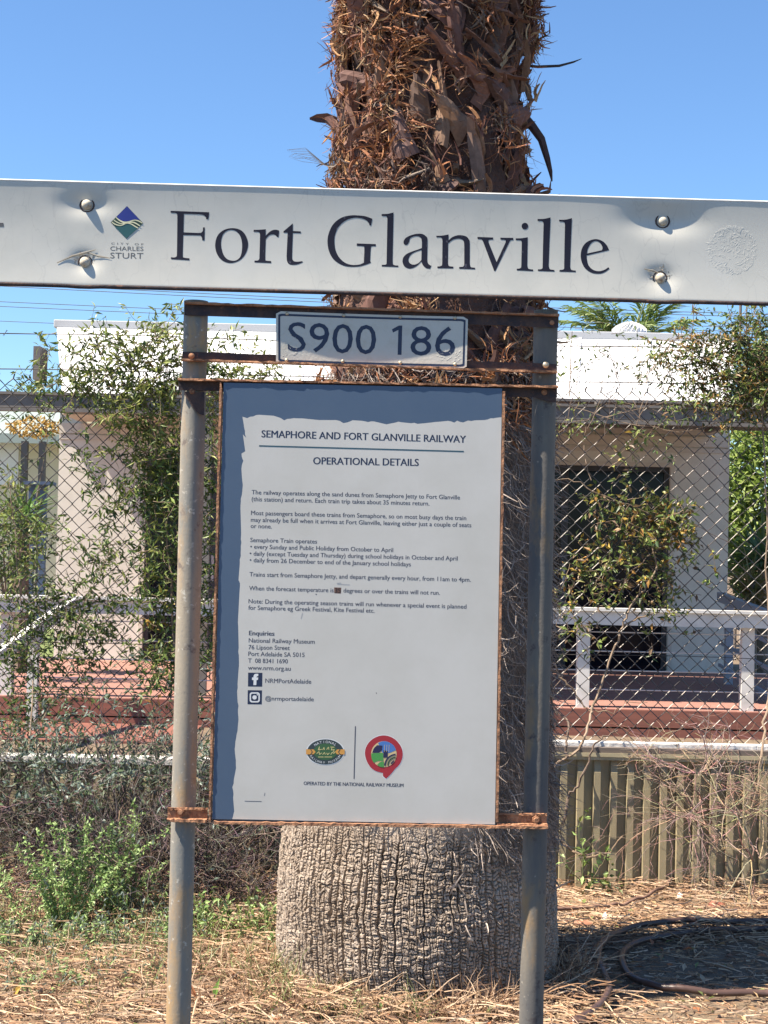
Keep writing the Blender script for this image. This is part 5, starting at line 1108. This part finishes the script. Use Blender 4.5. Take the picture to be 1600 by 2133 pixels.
ground_stick('pale curved stick poking out from the right post', [(1120, 2075), (1165, 2072), (1210, 2062), (1240, 2040), (1256, 2016)], .0055, [(.48, .36, .22)], .03)
ground_stick('pale stick lying left of the palm base', [(350, 2005), (450, 1985), (560, 1975)], .004, [(.48, .36, .22)], .05)
ground_stick('reddish stem rising toward the left edge of the palm', [(410, 1945), (480, 1910), (540, 1870), (585, 1848)], .004, [(.26, .13, .08)], .04)
ground_stick('brown stem crossing the litter at the right edge', [(1600, 1878), (1520, 1912), (1450, 1940), (1400, 1950)], .006, [(.22, .13, .10)], .03)
lit = MB(); TC = [(.43, .295, .18), (.34, .22, .13), (.54, .40, .27), (.24, .14, .08), (.14, .08, .05), (.46, .335, .235), (.29, .175, .10)]
def inside_palm(x, y): return (x - PB.x) ** 2 + (y - PY) ** 2 < .50 ** 2
cnt = 0
while cnt < 19000:
    x, y = random.uniform(-2.6, 2.7), random.uniform(4.5, 7.42)
    if inside_palm(x, y): continue
    bare = x > .85 and y < 6.35
    if bare and random.random() < .25: continue
    cnt += 1
    L = random.uniform(.03, .10) if bare or random.random() < .25 else random.uniform(.06, .24); a = random.gauss(0, .7) if random.random() < .35 else random.random() * 6.28
    h = abs(random.gauss(0, .034)) * (.3 if bare else 1) + .003; k = 5; d = Vector((math.cos(a), math.sin(a) * .8, random.gauss(0, .12))); p = Vector((x, y, gzf(x, y) + h)); pts = [p]; cur = random.gauss(0, .42)
    for i in range(k):
        p = p + d * (L / k); p.z = max(p.z, gzf(p.x, p.y) + .003); pts.append(p.copy()); d = Vector((d.x - d.y * cur, d.y + d.x * cur, d.z * .8 - .02 + random.gauss(0, .06))).normalized()
    r = random.uniform(.0011, .0031); f = random.uniform(.75, 1.25)
    lit.tube(pts, [r, r, r * .9, r * .8, r * .6, r * .3], 3, tuple(v * f for v in random.choice(TC)), False)
for k in range(620):         # long dead runners that snake over the rest
    x, y = random.uniform(-2.5, 2.6), random.uniform(4.7, 7.3)
    if inside_palm(x, y) or (x > .75 and y < 6.3): continue
    stout = random.random() < .12
    a = random.random() * 6.28; cur = random.gauss(0, .12); p = Vector((x, y, 0)); pts = []; h0 = random.uniform(.015, .06); ph = random.random() * 6; n = random.randint(7, 16)
    for i in range(n):
        if inside_palm(p.x, p.y): break
        p.z = gzf(p.x, p.y) + h0 * (.6 + .5 * math.sin(i * .8 + ph)); pts.append(p.copy()); a += cur + random.gauss(0, .16); p = p + Vector((math.cos(a), math.sin(a), 0)) * .045
    if len(pts) < 4: continue
    r = random.uniform(.004, .007) if stout else random.uniform(.0018, .0042); f = random.uniform(.45, .8) if stout else random.uniform(.75, 1.2); lit.tube(pts, [r * (1 - .5 * i / len(pts)) for i in range(len(pts))], 4, tuple(v * f for v in random.choice(TC)), False)
for k in range(900):         # stems heaped against the palm's foot
    an = random.uniform(math.pi * .95, math.pi * 2.05); rr0 = .52 + abs(random.gauss(0, .09)); x, y = PB.x + rr0 * math.cos(an), PY + rr0 * math.sin(an)
    L = random.uniform(.06, .22); a = an + random.gauss(1.57, .9); d = Vector((math.cos(a), math.sin(a), random.gauss(.15, .3))); p = Vector((x, y, gzf(x, y) + random.uniform(0, .05))); pts = [p]
    for i in range(4): p = p + d * (L / 4); pts.append(p.copy()); d = (d + Vector((random.gauss(0, .2), random.gauss(0, .2), -.12))).normalized()
    r = random.uniform(.001, .003); lit.tube(pts, [r, r, r * .8, r * .6, r * .3], 3, random.choice(TC), False)
tag(lit.build('dry_litter', mt['twig']), 'mat of dry straw-coloured twigs and stems', 'litter', kind='stuff')
lf = MB()
for k in range(2600):
    x, y = random.uniform(-2.6, 2.7), random.uniform(4.5, 7.4)
    if inside_palm(x, y): continue
    c = random.choice([(.32, .20, .10), (.40, .28, .15), (.24, .13, .08), (.46, .36, .24), (.20, .24, .08), (.36, .15, .07)])
    d = rv(1); d.z *= .25; lf.leaf(Vector((x, y, gzf(x, y) + random.uniform(.003, .045))), d, Vector((0, 0, 1)) + rv(.4), random.uniform(.02, .055), random.uniform(.008, .022), c)
tag(lf.build('fallen_leaves', mt['leaf']), 'scatter of small fallen brown leaves', 'litter', kind='stuff')
gs = MB()
for k in range(4200):     # thin upright dead grass and fresh blades at the left
    x, y = random.uniform(-2.4, .5), random.uniform(5.2, 6.9)
    if inside_palm(x, y): continue
    g = random.random() < .9 * min(1, max(0, (y - 5.5) / .5)) and x < -.1
    if not g and random.random() < .6: continue
    c = random.choice([(.20, .25, .09), (.27, .31, .12), (.17, .21, .10), (.24, .24, .13)]) if g else random.choice(TC)
    p = Vector((x, y, gzf(x, y))); d = Vector((random.gauss(0, .5), random.gauss(0, .4), 1)).normalized(); pts = [p]; L = random.uniform(.04, .13)
    for i in range(4): p = p + d * (L / 4); pts.append(p); d = (d + Vector((random.gauss(0, .25), random.gauss(0, .25), -.18))).normalized()
    gs.strip(pts, [.004, .0045, .004, .003, .0008], Vector((random.gauss(0, 1), random.gauss(0, 1), 0)), c)
for k in range(1500):        # taller tufts round the palm's foot and along the front
    if k < 700: an = random.uniform(math.pi * .95, math.pi * 2.0); q = .53 + abs(random.gauss(0, .10)); x, y = PB.x + q * math.cos(an), PY + q * math.sin(an)
    else: x, y = random.uniform(-2.4, .3), random.uniform(5.0, 6.7)
    if inside_palm(x, y) or float(vnoise(x * 3 + 60, y * 3)) < .45: continue
    c = random.choice([(.22, .27, .10), (.26, .28, .12)] + TC[:3]) if x < .2 else random.choice(TC)
    p = Vector((x, y, gzf(x, y))); d = Vector((random.gauss(0, .4), random.gauss(0, .35), 1)).normalized(); pts = [p]; L = random.uniform(.08, .20)
    for i in range(5): p = p + d * (L / 5); pts.append(p); d = (d + Vector((random.gauss(0, .22), random.gauss(0, .22), -.14))).normalized()
    gs.strip(pts, [.004, .0045, .004, .003, .002, .0008], Vector((random.gauss(0, 1), random.gauss(0, 1), 0)), c)
tag(gs.build('dry_grass', mt['leaf']), 'short dry and green grass blades', 'grass', kind='stuff')
def scrap(name, label, px, py, pts, mat, lift=.03):
    g = gp(px, py); m = MB(); V = [(a, b * .5, c) for a, b, c in pts]; n = len(V); m.add(V + [(a, b, c - .004) for a, b, c in V], [tuple(range(n)), tuple(range(2 * n - 1, n - 1, -1))] + [(i, n + i, n + (i + 1) % n, (i + 1) % n) for i in range(n)])
    o = m.build(name, mat); o.location = (g.x, g.y, g.z + lift); tag(o, label, 'litter'); return o
wp = M('paper_scrap', (.75, .75, .74), .7); rl = M('red_dead_leaf', (.30, .10, .06), .7)
scrap('paper_scrap', 'white paper scrap among twigs below the ribbed wall', 1258, 1935, [(-.008, 0, 0), (.006, -.01, .003), (.013, .0, .018), (.008, .01, .034), (-.002, .01, .030), (-.007, .004, .014)], wp)
scrap('paper_scrap', 'smaller white scrap farther right below the ribbed wall', 1415, 1885, [(-.010, 0, 0), (.012, -.01, .002), (.014, .0, .014), (.002, .01, .022), (-.010, .01, .015)], wp)
scrap('dead_leaf', 'curled red-brown dead leaf at right on the twigs', 1490, 1900, [(-.035, 0, .006), (-.01, -.03, .0), (.02, -.01, .004), (.045, 0, .012), (.015, .03, .022), (.0, .02, .030), (-.02, .02, .024)], rl)
scrap('dead_leaf', 'dull orange-brown dead leaf beside the palm shadow', 1215, 1945, [(-.05, 0, .0), (-.02, -.03, .004), (.02, -.02, .0), (.045, 0, .006), (.02, .03, .016), (-.01, .02, .012), (-.03, .02, .016)], M('brown_dead_leaf', (.26, .12, .07), .7))
gl = MB(); gl.leaf(Vector((0, 0, 0)), Vector((.12, -.1, 1)), Vector((-.6, -1, .3)), .075, .026, (.16, .28, .06)); o = gl.build('green_leaf', mt['leaf']); g = gp(446, 2110); o.location = (g.x, g.y, g.z + .03); tag(o, 'single bright green leaf standing in the dry grass right of the left post', 'leaf')
gl = MB(); gl.leaf(Vector((0, 0, 0)), Vector((.5, -.1, .8)), Vector((-.6, -1, .3)), .05, .026, (.5, .32, .07)); o = gl.build('yellow_leaf', mt['leaf']); g = gp(26, 2095); o.location = (g.x, g.y, g.z + .03); tag(o, 'yellow fallen leaf at the lower left edge of the grass', 'leaf')
